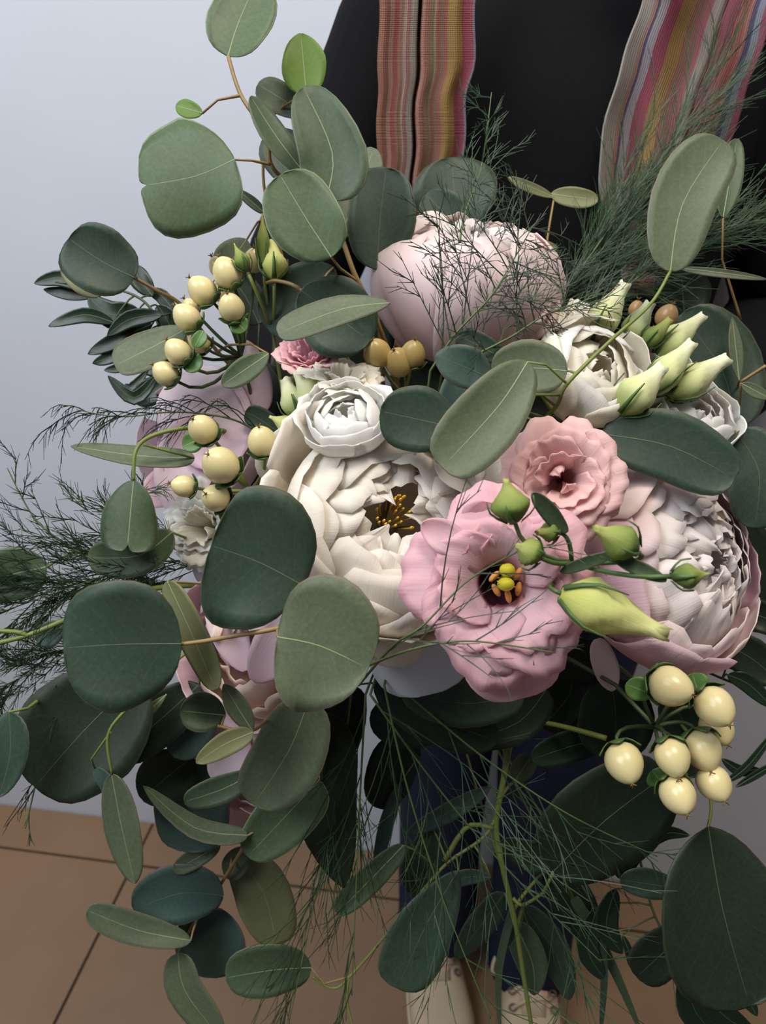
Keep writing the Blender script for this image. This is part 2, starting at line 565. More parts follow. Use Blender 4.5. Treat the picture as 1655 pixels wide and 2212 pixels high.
def flower(name, label, cat, px, py, d, R, N, rings, seed, spin=0.0, group=None, calyx=True, stem=True, extras=(), stem_away=None):
    rr = random.Random(seed)
    C = at(px, py, d)
    Z = camvec(*N)
    X = (UPV - Z * UPV.dot(Z))
    if X.length < 0.1: X = RGT - Z * RGT.dot(Z)
    X.normalize(); Y = Z.cross(X)
    t = thing(name, BEND if stem else C, label, cat, group)
    for (n, prof, W, mat, ruffle, curl, off) in rings:
        for k in range(n):
            az = spin + off + 2 * math.pi * (k + rr.uniform(-0.16, 0.16)) / n
            sc = rr.uniform(0.95, 1.06)
            kd, ps, po, px_ = prof
            po += rr.uniform(-0.09, 0.09)
            p2 = PROFILES[kd](ps * sc, po, px_)
            p2 = [(max(a, 0.03), b) for a, b in p2]
            V, F, UV = petal_mesh(C, X, Y, Z, R, az, p2, W * rr.uniform(0.9, 1.1), rr.uniform(0.16, 0.30), ruffle, curl, rr, tilt=rr.uniform(-0.06, 0.06),
                                  nv=25 if kd == 'trumpet' else 13, crimp=0.024 if kd == 'trumpet' else 0.008, kfreq=3.2 if kd == 'trumpet' else 5.5)
            mm = mat if isinstance(mat, str) else rr.choice(mat)
            mesh_obj('petal', V, F, M[mm], t, uvs=UV, solid=0.0005)
    for e in extras:
        leaf(t, name='petal', rib=False, solid=0.0006, **e)
    kd, ps, po, px_ = rings[0][1]
    low = min(p[1] for p in PROFILES[kd](ps, po, px_)) * R
    m = Mesher()
    foot = C + Z * low
    if stem:
        m.tube(stem_to_bind(foot, stem_away or -Z, kstem()), 0.0018, 0.0022, 7)
        m.build('stem', M['stem_dark'], t)
    if calyx:
        for k in range(5):
            az = 2 * math.pi * k / 5 + 0.3
            prof = [(0.02, low / R - 0.03), (0.18, low / R + 0.0), (0.42, low / R + 0.10), (0.66, low / R + 0.26)]
            V, F, UV = petal_mesh(C, X, Y, Z, R, az, prof, 0.16, 0.6, 0.0, 0.0, rr, nu=6, nv=5)
            mesh_obj('sepal', V, F, M['sepal'], t, uvs=UV, solid=0.0006)
    return t, C, (X, Y, Z)

def stamens(t, C, fr, R, n, z0, spread, seed, length=0.16):
    X, Y, Z = fr
    rr = random.Random(seed)
    for k in range(n):
        a = rr.uniform(0, 6.28); q = spread * math.sqrt(rr.random())
        p = C + R * (X * math.cos(a) * q * 0.6 + Y * math.sin(a) * q * 0.6 + Z * z0)
        e = C + R * (X * math.cos(a) * q + Y * math.sin(a) * q + Z * (z0 + length * rr.uniform(0.8, 1.2)))
        m = Mesher()
        m.tube([p, (p + e) / 2, e], 0.0004, 0.0004, 4)
        m.tube([e - Z * 0.001, e + Z * 0.001, e + Z * 0.0035], 0.0010, 0.0006, 5)
        m.build('stamen', M['stamen'], t)

def bud_mesh(base, tip, rad, mat, parent, twist=2.2, ridges=4, fat=0.38, tipr=0.18, ragged=0.1, seed=1, name='bud', power=0.75):
    """furled bud: spiral ridges, fullest at fat, ending in a ragged mouth"""
    rr = random.Random(seed)
    ax = tip - base
    L = ax.length
    a, c = frame_of(ax)
    z = ax.normalized()
    n, s = 15, 20
    rows, UV = [], []
    side = a * rr.uniform(-0.06, 0.06) * L
    for i in range(n):
        t = i / (n - 1)
        if t < fat: prof = 0.25 + 0.75 * math.sin(t / fat * math.pi / 2)
        else:
            q = (t - fat) / (1 - fat)
            prof = 1 - (1 - tipr) * (0.5 - 0.5 * math.cos(math.pi * q)) ** power
        row = []
        for k in range(s):
            w = 2 * math.pi * k / s
            g = ((w * ridges / (2 * math.pi) + twist * t) % 1.0)
            rad2 = rad * prof * (1 + 0.16 * (g - 0.5) * min(1, t * 3) + 0.03 * math.sin(7 * t + 3 * w))
            zz = t * L + (ragged * rad * math.sin(3 * w + 1) * (t ** 6))
            row.append(base + z * zz + (a * math.cos(w) + c * math.sin(w)) * rad2 + side * math.sin(math.pi * t))
            UV.append((t, k / s))
        rows.append(row)
    m = Mesher()
    m.rings(rows, True, True)
    return mesh_obj(name, m.v, m.f, M[mat], parent, uvs=UV)

def bud(parent, bx, by, tx, ty, d0, d1, wpx, mat='bud', seed=1, sepals=4, **kw):
    b, e = at(bx, by, d0), at(tx, ty, d1)
    rad = wpx * 0.5 * (d0 + d1) / FPX
    o = bud_mesh(b, e, rad, mat, parent, seed=seed, **kw)
    ax = e - b; L = ax.length; z = ax.normalized(); a, c = frame_of(z)
    for k in range(sepals):
        w = 2 * math.pi * k / sepals + seed
        q = a * math.cos(w) + c * math.sin(w)
        tq = z.cross(q)
        rows = []
        for t in (0, 0.25, 0.5, 0.75, 1.0):
            p = b + z * (L * 0.55 * t) + q * (rad * (0.35 + 0.85 * math.sin(min(1, t * 1.6) * math.pi / 2)))
            hw = 0.0016 * (1 - t) + 0.0002
            rows.append([p - tq * hw, p + q * 0.0004, p + tq * hw])
        m = Mesher(); m.grid(rows)
        m.build('sepal', M['sepal'], o, solid=0.0005)
    return b, -z

def berry(parent, px, py, rx, ry, d, axis, mat='berry', sep=True, seed=1, sepmat='sepal'):
    """hypericum berry: plump drop with a cleft, brown style at the tip, green sepals behind. axis: camera right, up, toward (base > tip)"""
    rr = random.Random(seed)
    C = at(px, py, d)
    z = camvec(*axis)
    a, c = frame_of(z)
    r = 0.5 * (rx + ry) * d / FPX
    k = 1.08
    rows = []
    n, s = 12, 18
    for i in range(n):
        t = i / (n - 1)
        th = math.pi * (0.02 + 0.96 * t)
        row = []
        for j in range(s):
            w = 2 * math.pi * j / s
            rad = r * math.sin(th) * (1 + 0.10 * math.cos(th) * 1.0)        # fuller at the base
            rad *= 1 - 0.045 * max(0, math.cos(3 * w + seed)) ** 6
            h = -r * k * math.cos(th) + (0.10 * r * t ** 5)
            row.append(C + z * h + (a * math.cos(w) + c * math.sin(w)) * rad)
        rows.append(row)
    m = Mesher(); m.rings(rows)
    o = m.build('berry', M[mat], parent)
    e = C + z * r * k * 1.10
    m = Mesher()
    for j in range(3):
        w = 2 * math.pi * j / 3 + seed
        q = a * math.cos(w) + c * math.sin(w)
        m.tube([e - z * 0.0012, e + z * 0.0010 + q * 0.0006, e + z * 0.0020 + q * 0.0022], 0.0006, 0.0003, 5)
    m.build('style', M['berry_tip'], o)
    if sep:
        for j in range(5):
            w = 2 * math.pi * j / 5 + seed * 1.7
            q = a * math.cos(w) + c * math.sin(w); tq = z.cross(q)
            rows = []
            for t in (0.02, 0.2, 0.45, 0.7, 0.9, 1.0):
                ang = 0.20 + 0.95 * t
                p = C - z * (r * 1.16 * math.cos(ang * 0.95)) + q * (r * 1.22 * math.sin(ang))
                hw = r * 0.46 * math.sin(math.pi * min(1, 0.12 + 0.86 * t)) ** 0.7
                rows.append([p - tq * hw + q * 0.0, p - tq * hw * 0.5 + q * 0.0005, p + q * 0.0009, p + tq * hw * 0.5 + q * 0.0005, p + tq * hw])
            m = Mesher(); m.grid(rows)
            m.build('sepal', M[sepmat], o, solid=0.0006)
    return C - z * r * 1.05, -z

def berry_sprig(name, label, node_pt, berries, seed, stem_pts=(), leaves=(), smat='stem_green', group=None):
    t = thing(name, BEND, label, 'berry sprig', group)
    nd = at(*node_pt)
    m = Mesher()
    m.tube([nd] + [at(*p) for p in stem_pts] + stem_to_bind(at(*stem_pts[-1]) if stem_pts else nd, BIND - nd, kstem())[1:], 0.0015, 0.0020, 7)
    for i, b in enumerate(berries):
        bb, away = berry(t, *b[:6], seed=seed + i, **(b[6] if len(b) > 6 else {}))
        l = (nd - bb).length
        c = bb + away * l * 0.45
        m.tube([bb * (1 - q) ** 2 + c * 2 * q * (1 - q) + nd * q * q for q in (0, 0.2, 0.4, 0.6, 0.8, 1.0)], 0.0011, 0.0014, 6)
    m.build('stem', M[smat], t)
    for lf in leaves:
        leaf(t, **lf)
    return t

def fern(name, label, main, seed, n_side=16, side_len=0.06, ang=35, sub=4, sub_len=0.02, needles=10, needle_len=0.009, rad=0.00038, mat='fern',
         to_bind=True, spread=1.0, plane=0.6, droop=0.0, start=0.08, stemr=0.0009, nang=24, flat=None):
    """asparagus fern: wiry stem, forked branchlets, thread-like needles"""
    rr = random.Random(seed)
    path = [Vector(at(*p)) for p in catmull(main, 36)]
    t = thing(name, path[0] if not to_bind else BEND, label, 'fern')
    m = Mesher()
    full = path[::-1]
    if to_bind:
        full = full + stem_to_bind(path[0], BIND - path[0], kstem())[1:]
    m.tube(full, stemr * 0.4, stemr * 1.2, 5)
    m.build('stem', M['fern_stem'], t)
    def strand(mm, p, dr, L, r, n=5, curve=0.3):
        a, c = frame_of(dr)
        b = a * rr.uniform(-1, 1) + c * rr.uniform(-1, 1)
        pts = [p + dr * L * q + b * curve * L * q * q * 0.5 + Vector((0, 0, -droop * L * q * q)) for q in [i / (n - 1) for i in range(n)]]
        mm.tube(pts, r, r * 0.45, 3, cap=False)
        return pts
    def turned(dr, deg):
        a, c = frame_of(dr)
        # keep the spray loosely in the plane facing the viewer
        w = rr.uniform(0, 6.28)
        b = (a * math.cos(w) + c * math.sin(w))
        b = (b - FWD * b.dot(FWD) * plane).normalized()
        k = math.radians(deg)
        return (dr * math.cos(k) + b * math.sin(k)).normalized()
    for i in range(n_side):
        f = start + (1 - start) * (i + rr.uniform(0, 0.9)) / n_side
        q = min(int(f * 35), 34)
        p = path[q].lerp(path[q + 1], f * 35 - q)
        tg = (path[q + 1] - path[q]).normalized()
        L = side_len * (1.15 - 0.75 * f) * rr.uniform(0.7, 1.25)
        mm = Mesher()
        pts = strand(mm, p, turned(tg, ang * rr.uniform(0.6, 1.4) * spread), L, rad * 1.5, 6)
        def needle_on(pl, n, ln):
            for j in range(n):
                g = (j + rr.random()) / n
                s = g * (len(pl) - 1); k = min(int(s), len(pl) - 2)
                pp = pl[k].lerp(pl[k + 1], s - k)
                dd = (pl[k + 1] - pl[k]).normalized()
                strand(mm, pp, turned(dd, nang * rr.uniform(0.6, 1.5)), ln * rr.uniform(0.6, 1.3), rad * 0.9, 2, 0)
        for j in range(sub):
            g = 0.15 + 0.8 * (j + rr.random()) / sub
            s = g * (len(pts) - 1); k = min(int(s), len(pts) - 2)
            pp = pts[k].lerp(pts[k + 1], s - k)
            sp = strand(mm, pp, turned((pts[k + 1] - pts[k]).normalized(), ang * 0.9 * rr.uniform(0.6, 1.4)), sub_len * rr.uniform(0.6, 1.3), rad * 1.15, 4)
            needle_on(sp, needles, needle_len)
        needle_on(pts, needles, needle_len)
        mm.build('branchlet', M[mat], t, smooth=False)
    return t

# ------------------------------------------------------------------ person holding the bouquet
def fabric(name, c, scale, bump, rough=0.9, var=0.12, sheen=0.0):
    m, nt, bs = new_mat(name)
    tc = node(nt, 'ShaderNodeTexCoord')
    w1 = node(nt, 'ShaderNodeTexWave', bands_direction='X'); w2 = node(nt, 'ShaderNodeTexWave', bands_direction='Z')
    for w in (w1, w2):
        w.inputs['Scale'].default_value = scale
        w.inputs['Distortion'].default_value = 1.5
        nt.links.new(tc.outputs['Object'], w.inputs['Vector'])
    h = math_n(nt, 'ADD', w1.outputs['Fac'], w2.outputs['Fac'])
    nz = noise(nt, 30, 4)
    f = math_n(nt, 'ADD', math_n(nt, 'MULTIPLY', h, 0.25), math_n(nt, 'MULTIPLY', nz, 0.5))
    nt.links.new(mix_color(nt, f, tuple(x * (1 - 2 * var) for x in c[:3]) + (1,), tuple(min(1, x * (1 + 2 * var)) for x in c[:3]) + (1,)), bs.inputs['Base Color'])
    bs.inputs['Roughness'].default_value = rough
    bs.inputs['Specular IOR Level'].default_value = 0.15
    add_bump(nt, bs, h, bump, 0.001)
    return m

M['sweater'] = fabric('black_fine_knit', srgb(18, 18, 21), 260, 0.35)
M['jeans'] = fabric('dark_blue_denim', srgb(34, 39, 60), 300, 0.3, var=0.18)
M['skin'] = plain('skin', srgb(214, 170, 146), 0.5, 0.05, 40)
M['hair'] = plain('brown_hair', srgb(70, 48, 34), 0.6, 0.2, 90)
M['shoe'] = fabric('beige_canvas', srgb(206, 184, 154), 320, 0.3)
M['rubber'] = plain('pale_rubber', srgb(214, 198, 172), 0.6, 0.05)
M['lace'] = fabric('cream_lace', srgb(216, 196, 166), 500, 0.4)
M['eyelet'] = plain('dark_eyelet', srgb(96, 84, 70), 0.4, 0.1)

PX = 0.19
bl = random.Random(3)
verts, edges, rad = [], [], []
def jv(p, r, prev=None):
    verts.append(tuple(p)); rad.append(r)
    if prev is not None: edges.append((prev, len(verts) - 1))
    return len(verts) - 1
pel = jv((PX, 0.895, 0.93), 0.115)
spi = jv((PX, 0.895, 1.10), 0.105, pel)
che = jv((PX, 0.895, 1.28), 0.11, spi)
nck = jv((PX, 0.90, 1.46), 0.055, che)
hd0 = jv((PX, 0.885, 1.545), 0.062, nck)
hd1 = jv((PX, 0.88, 1.62), 0.085, hd0)
hd2 = jv((PX, 0.885, 1.70), 0.07, hd1)
GL, GR = BIND + Vector((-0.020, 0.022, -0.012)), BIND + Vector((0.028, 0.020, -0.055))
for sgn, sh, el, wr, grip in ((-1, (0.035, 0.89, 1.40), (-0.105, 0.87, 1.14), GL + Vector((-0.052, 0.055, -0.012)), GL),
                              (1, (0.345, 0.89, 1.40), (0.452, 0.87, 1.14), GR + Vector((0.058, 0.055, -0.012)), GR)):
    s = jv(sh, 0.052, che)
    e = jv(el, 0.038, s)
    fm = jv(Vector(el).lerp(wr, 0.5), 0.034, e)
    w = jv(wr, 0.024, fm)
    palm = jv(Vector(wr).lerp(grip, 0.55) + Vector((sgn * 0.008, 0.004, 0)), 0.022, w)
    axis = (BEND - BIND).normalized()
    out = (Vector(wr) - grip).normalized()
    side = axis.cross(out).normalized()
    for k, ln in enumerate((0.9, 1.0, 0.95, 0.8)):                 # four fingers closed round the stems
        off = axis * ((k - 1.5) * 0.019)
        kn = jv(Vector(verts[palm]) + off - out * 0.012 + side * 0.016 * sgn * -1, 0.0095, palm)
        a1 = jv(grip + off + side * (-sgn) * 0.026 - out * 0.012 * ln, 0.0090, kn)
        a2 = jv(grip + off + side * (-sgn) * 0.014 - out * 0.028 * ln, 0.0085, a1)
        jv(grip + off + side * sgn * 0.010 - out * 0.026 * ln, 0.0075, a2)
    t1 = jv(Vector(verts[palm]) - axis * 0.030 + side * sgn * 0.014, 0.0105, palm)   # thumb leaves the side of the palm
    t2 = jv(grip - axis * 0.034 + side * sgn * 0.022 - out * 0.004, 0.0095, t1)
    jv(grip - axis * 0.036 + side * sgn * 0.008 - out * 0.022, 0.0080, t2)
for lx, ly, ky in ((0.095, 0.855, 0.86), (0.248, 0.80, 0.82)):
    h = jv((PX + (-0.085 if lx < PX else 0.085), 0.89, 0.86), 0.08, pel)
    k = jv((lx, ky, 0.48), 0.052, h)
    cf = jv((lx, ky + 0.01, 0.32), 0.046, k)
    an = jv((lx, ly + 0.015, 0.11), 0.032, cf)
    jv((lx, ly - 0.11, 0.045), 0.030, an)
person = thing('person', (PX, 0.89, 0.0), 'person in black top and blue jeans standing at the wall holding the bouquet', 'person')
me = bpy.data.meshes.new('body')
me.from_pydata([tuple(Vector(v) - person.location) for v in verts], edges, [])
body = bpy.data.objects.new('body', me)
col.objects.link(body)
body.parent = person
sk = body.modifiers.new('skin', 'SKIN')
for i, sv in enumerate(me.skin_vertices[0].data):
    sv.radius = (rad[i], rad[i])
    sv.use_root = (i == 0)
sub = body.modifiers.new('smooth', 'SUBSURF'); sub.levels = 1; sub.render_levels = 2
me.materials.append(M['skin'])

def ellipse_ring(c, a, b, n=36, e=2.6, tz=0.0, wob=0.0, ph=0.0):
    out = []
    for k in range(n):
        w = 2 * math.pi * k / n
        cx, sx = math.cos(w), math.sin(w)
        q = 1 + wob * math.sin(5 * w + ph) + wob * 0.6 * math.sin(9 * w - ph * 1.7)
        out.append(Vector((c[0] + a * q * math.copysign(abs(cx) ** (2 / e), cx), c[1] + b * q * math.copysign(abs(sx) ** (2 / e), sx), c[2] + tz * cx)))
    return out

def lofted(sections, n=30, **kw):
    sec = catmull(sections, n)
    return [ellipse_ring((s[0], s[1], s[2]), s[3], s[4], wob=0.012, ph=s[2] * 22, **kw) for s in sec]

m = Mesher()
m.rings(lofted([(PX, 0.893, 0.885, 0.190, 0.130), (PX, 0.893, 0.95, 0.182, 0.126), (PX, 0.893, 1.10, 0.176, 0.120), (PX, 0.893, 1.26, 0.188, 0.123),
                (PX, 0.893, 1.36, 0.190, 0.118), (PX, 0.895, 1.425, 0.165, 0.095), (PX, 0.90, 1.46, 0.090, 0.075)]), False, False)
for sh, el, wr in (((0.025, 0.885, 1.425), (-0.108, 0.87, 1.14), GL + Vector((-0.055, 0.060, -0.012))),
                   ((0.355, 0.885, 1.425), (0.455, 0.87, 1.14), GR + Vector((0.062, 0.060, -0.012)))):
    mid = Vector(sh).lerp(el, 0.5)
    inner = Vector((PX + (sh[0] - PX) * 0.55, 0.89, 1.41))
    p = catmull([inner, sh, mid, el, Vector(el).lerp(wr, 0.5), wr], 34)
    rings = []
    for i, (q, a, c) in enumerate(path_frames([Vector(q) for q in p])):
        t = i / 33
        r = 0.066 - 0.012 * t - 0.014 * max(0, t - 0.6) / 0.4
        rings.append([Vector(q) + (a * math.cos(w) + c * math.sin(w)) * r * (1 + 0.03 * math.sin(3 * w + 13 * t) + 0.03 * math.sin(40 * t))
                      for w in [2 * math.pi * k / 22 for k in range(22)]])
    m.rings(rings, False, False)
sw = m.build('sweater', M['sweater'], person, solid=0.003)
sw['label'] = 'black fine knit long sleeved top'

m = Mesher()
m.rings(lofted([(PX, 0.893, 0.97, 0.172, 0.118), (PX, 0.893, 0.90, 0.186, 0.126), (PX, 0.893, 0.82, 0.192, 0.126), (PX, 0.885, 0.74, 0.176, 0.108)], n=12), False, True)
for lx, ly, ky, hem in ((0.095, 0.855, 0.86, 0.075), (0.248, 0.80, 0.82, 0.06)):
    hx = PX + (-0.088 if lx < PX else 0.088)
    m.rings(lofted([(hx, 0.888, 0.86, 0.098, 0.115), (hx, 0.88, 0.74, 0.090, 0.100), (lx, ky + 0.01, 0.50, 0.073, 0.078), (lx, ky + 0.005, 0.30, 0.066, 0.072),
                    (lx, ly, 0.15, 0.066, 0.072), (lx, ly - 0.004, hem, 0.068, 0.076)], n=26, e=2.2), True, False)
je = m.build('jeans', M['jeans'], person, solid=0.003)
je['label'] = 'dark blue denim jeans'

# hair cap on the head (above the picture)
m = Mesher()
rows = []
for i in range(9):
    th = math.pi * (0.02 + 0.60 * i / 8)
    rows.append([Vector((PX + 0.086 * math.sin(th) * math.cos(w), 0.905 + 0.10 * math.sin(th) * math.sin(w), 1.665 + 0.105 * math.cos(th))) for w in [2 * math.pi * k / 20 for k in range(20)]])
m.rings(rows, True, False)
m.build('hair', M['hair'], person, solid=0.004)

# ------------------------------------------------------------------ scarf
def stripes(name, stops, weave):
    m, nt, bs = new_mat(name)
    uv = node(nt, 'ShaderNodeUVMap')
    sep = node(nt, 'ShaderNodeSeparateXYZ')
    nt.links.new(uv.outputs[0], sep.inputs[0])
    rp = node(nt, 'ShaderNodeValToRGB')
    rp.color_ramp.interpolation = 'CONSTANT'
    e = rp.color_ramp.elements
    e[0].position = 0; e[0].color = stops[0][1]
    e[1].position = stops[1][0]; e[1].color = stops[1][1]
    for p, c in stops[2:]:
        x = e.new(p); x.color = c
    jit = noise(nt, 350, 2)
    nt.links.new(math_n(nt, 'ADD', sep.outputs[0], math_n(nt, 'MULTIPLY_ADD', jit, 0.012, -0.006)), rp.inputs[0])
    wu = math_n(nt, 'SINE', math_n(nt, 'MULTIPLY', sep.outputs[0], weave * 6.283))
    wv = math_n(nt, 'SINE', math_n(nt, 'MULTIPLY', sep.outputs[1], weave * 2.2 * 6.283))
    h = math_n(nt, 'MAXIMUM', wu, wv)
    hole = math_n(nt, 'LESS_THAN', h, -0.05)
    pale = mix_color(nt, math_n(nt, 'MULTIPLY', math_n(nt, 'GREATER_THAN', wv, 0.55), 0.22), rp.outputs[0], srgb(216, 190, 180))
    colr = mix_color(nt, math_n(nt, 'MULTIPLY', hole, 0.55), pale, srgb(60, 36, 36))
    nt.links.new(colr, bs.inputs['Base Color'])
    bs.inputs['Roughness'].default_value = 0.95
    bs.inputs['Specular IOR Level'].default_value = 0.1
    add_bump(nt, bs, h, 0.6, 0.001)
    return m

c_ = srgb
M['scarf_a'] = stripes('striped_scarf_folded', [(0, c_(156, 106, 84)), (0.05, c_(134, 89, 76)), (0.10, c_(166, 128, 114)), (0.15, c_(145, 73, 75)), (0.20, c_(142, 109, 94)),
    (0.25, c_(168, 142, 130)), (0.29, c_(140, 95, 89)), (0.33, c_(149, 147, 140)), (0.37, c_(158, 153, 143)), (0.40, c_(89, 62, 55)), (0.44, c_(168, 121, 104)), (0.48, c_(135, 90, 77)),  # darkest stop is the shade inside the pleat, painted as a stripe
    (0.53, c_(136, 124, 94)), (0.60, c_(140, 81, 75)), (0.64, c_(124, 107, 80)), (0.67, c_(145, 87, 82)), (0.72, c_(148, 119, 61)), (0.86, c_(147, 67, 88)), (0.96, c_(151, 65, 88)), (0.985, c_(118, 125, 139))], 46)
M['scarf_b'] = stripes('striped_scarf_open', [(0, c_(159, 156, 150)), (0.09, c_(166, 128, 115)), (0.12, c_(71, 71, 110)), (0.14, c_(164, 161, 169)), (0.20, c_(152, 68, 94)), (0.30, c_(153, 124, 71)),
    (0.40, c_(142, 95, 91)), (0.43, c_(111, 107, 85)), (0.45, c_(146, 78, 89)), (0.48, c_(107, 97, 86)), (0.50, c_(147, 80, 94)), (0.54, c_(138, 134, 127)), (0.63, c_(132, 65, 81)), (0.66, c_(116, 54, 71)), (0.75, c_(152, 86, 86)),
    (0.82, c_(172, 117, 109)), (0.85, c_(72, 76, 116)), (0.89, c_(136, 149, 168)), (0.94, c_(162, 86, 112))], 60)

scarf = thing('scarf', (PX, 0.80, 1.45), 'loosely woven scarf with magenta, mustard, grey and blue stripes over the black top', 'scarf')
def scarf_panel(rows, pleat, mat, y0, nv=61, nu=44):
    ys = catmull([(r[0], r[1], r[2]) for r in rows], nu)
    V, UV, F = [], [], []
    vv = 0.0
    for i, (py, xl, xr) in enumerate(ys):
        for k in range(nv):
            s = k / (nv - 1)
            x = xl + (xr - xl) * s
            x += 2.0 * math.sin(i * 0.9 + s * 3)
            dep = pleat(s, i / (nu - 1))
            V.append(on_y(x, py, y0 - dep)); UV.append((s, i / (nu - 1) * 3.0))
    F = [(i * nv + k, i * nv + k + 1, (i + 1) * nv + k + 1, (i + 1) * nv + k) for i in range(nu - 1) for k in range(nv - 1)]
    o = mesh_obj('scarf_end', V, F, M[mat], scarf, uvs=UV, solid=0.0012)
    return o
def pleat_a(s, t):
    d = 0.010 * abs(math.sin(s * 3.3 * math.pi + 0.4)) + 0.004 * math.sin(s * 23 + t * 3)
    if 0.39 < s < 0.44: d -= 0.020
    if 0.50 < s < 0.515: d -= 0.010
    return d + 0.006 * math.sin(t * 5)
def pleat_b(s, t):
    return 0.009 * math.sin(s * 7 + t * 4) + 0.006 * math.sin(s * 15 - t * 6) - (0.012 if 0.60 < s < 0.66 else 0)
scarf_panel([(-400, 985, 1090), (-200, 880, 1050), (-60, 824, 1032), (0, 820, 1027), (130, 818, 1025), (220, 816, 1006), (330, 815, 1003), (430, 818, 985), (600, 830, 960), (760, 850, 960)],
            pleat_a, 'scarf_a', 0.752)
scarf_panel([(-400, 1330, 1480), (-200, 1420, 1650), (-60, 1405, 1694), (0, 1388, 1676), (100, 1355, 1648), (200, 1325, 1612), (310, 1298, 1578), (420, 1298, 1540), (520, 1330, 1490), (640, 1350, 1450)],
            pleat_b, 'scarf_b', 0.752)
m = Mesher()
loop = []
for k in range(17):
    a = math.pi * k / 16
    loop.append(Vector((PX - 0.0 + 0.115 * math.cos(a), 0.80 + 0.145 * math.sin(a), 1.515 + 0.03 * math.sin(a))))
m.tube(loop, 0.026, 0.026, 10)
m.build('neck_loop', M['scarf_b'], scarf)

# ------------------------------------------------------------------ shoes
def shoe(loc, rz, label):
    t = thing('sneaker', (loc[0], loc[1], 0.0), label, 'shoe', 'pair of beige sneakers')
    def W(s, x, z):                                             # s: heel > toe (towards the camera)
        c, si = math.cos(rz), math.sin(rz)
        return Vector((loc[0] + x * c + s * si, loc[1] - s * c + x * si, z))
    sec = catmull([(-0.085, 0.026, 0.055), (-0.07, 0.036, 0.085), (-0.02, 0.041, 0.095), (0.03, 0.043, 0.092), (0.08, 0.048, 0.078), (0.13, 0.050, 0.058), (0.165, 0.042, 0.047), (0.185, 0.022, 0.036)], 18)
    def outline(k, z, grow=1.0):
        return [W(s, x * grow, z) for s, x in k]
    m = Mesher()
    prof = [(s, h) for s, h, _ in sec]
    ring = prof + [(s, -h) for s, h in prof[::-1]]
    m.rings([outline(ring, 0.0005, 1.02), outline(ring, 0.004, 1.08), outline(ring, 0.022, 1.08), outline(ring, 0.026, 1.03)])
    m.build('sole', M['rubber'], t)
    m = Mesher()
    rows = []
    for s, h, z in sec:
        rows.append([W(s, h * 1.0 * math.copysign(abs(math.cos(a)) ** 0.75, math.cos(a)), 0.024 + (z - 0.024) * math.sin(a) ** 0.75) for a in [math.pi * k / 16 for k in range(17)]])
    m.grid(rows)
    m.build('upper', M['shoe'], t, solid=0.003)
    # tongue and laces on the instep
    m = Mesher()
    rows = []
    for s, x, z in ((0.095, 0.018, 0.0755), (0.06, 0.022, 0.089), (0.02, 0.026, 0.1005), (-0.02, 0.028, 0.116)):
        rows.append([W(s, x * q, z - 0.004 * q * q) for q in (-1, -0.5, 0, 0.5, 1)])
    m.grid(rows)
    m.build('tongue', M['shoe'], t, solid=0.005)
    for i in range(5):
        s = 0.085 - 0.022 * i
        z = 0.085 + 0.0075 * i
        m = Mesher()
        m.tube([W(s, -0.030, z - 0.007), W(s - 0.006, -0.012, z + 0.002), W(s - 0.010, 0.012, z + 0.003), W(s - 0.014, 0.030, z - 0.005)], 0.0032, 0.0032, 6)
        m.build('lace', M['lace'], t)
        for sg in (-1, 1):
            m = Mesher()
            c0 = W(s, sg * 0.033, z - 0.009)
            m.tube([c0 + Vector((0.0055 * math.cos(a), 0.0055 * math.sin(a), 0.002 * -sg * math.cos(a))) for a in [2 * math.pi * k / 10 for k in range(11)]], 0.0014, 0.0014, 5)
            m.build('eyelet', M['eyelet'], t)
    for sg in (-1, 1):
        m = Mesher()
        m.tube(catmull([W(0.0, 0, 0.119), W(0.01, sg * 0.03, 0.128), W(0.025, sg * 0.058, 0.112), W(0.04, sg * 0.062, 0.088), W(0.03, sg * 0.035, 0.096), W(0.0, 0, 0.117)], 20), 0.003, 0.003, 6)
        m.build('lace', M['lace'], t)
    return t
shoe((0.083, 0.84, 0), math.radians(6), 'beige canvas sneaker half covered by the large hanging oval leaf')
shoe((0.247, 0.785, 0), math.radians(-4), 'beige canvas sneaker below the longer trouser leg')

# ------------------------------------------------------------------ peonies
def ring(n, s, o, W, mat, ruffle=0.02, curl=0.0, off=0.0, squash=1.0):
    return (n, ('cup', s, o, squash), W, mat, ruffle, curl, off)
def cring(n, s, o, W, mat, x=1.0, off=0.0):
    return (n, ('core', s, o, x), W, mat, 0.03, 0.0, off)
def tring(n, s, o, W, mat, ruffle=0.05, curl=0.0, off=0.0, deep=0.9):
    return (n, ('trumpet', s, o, deep), W, mat, ruffle, curl, off)

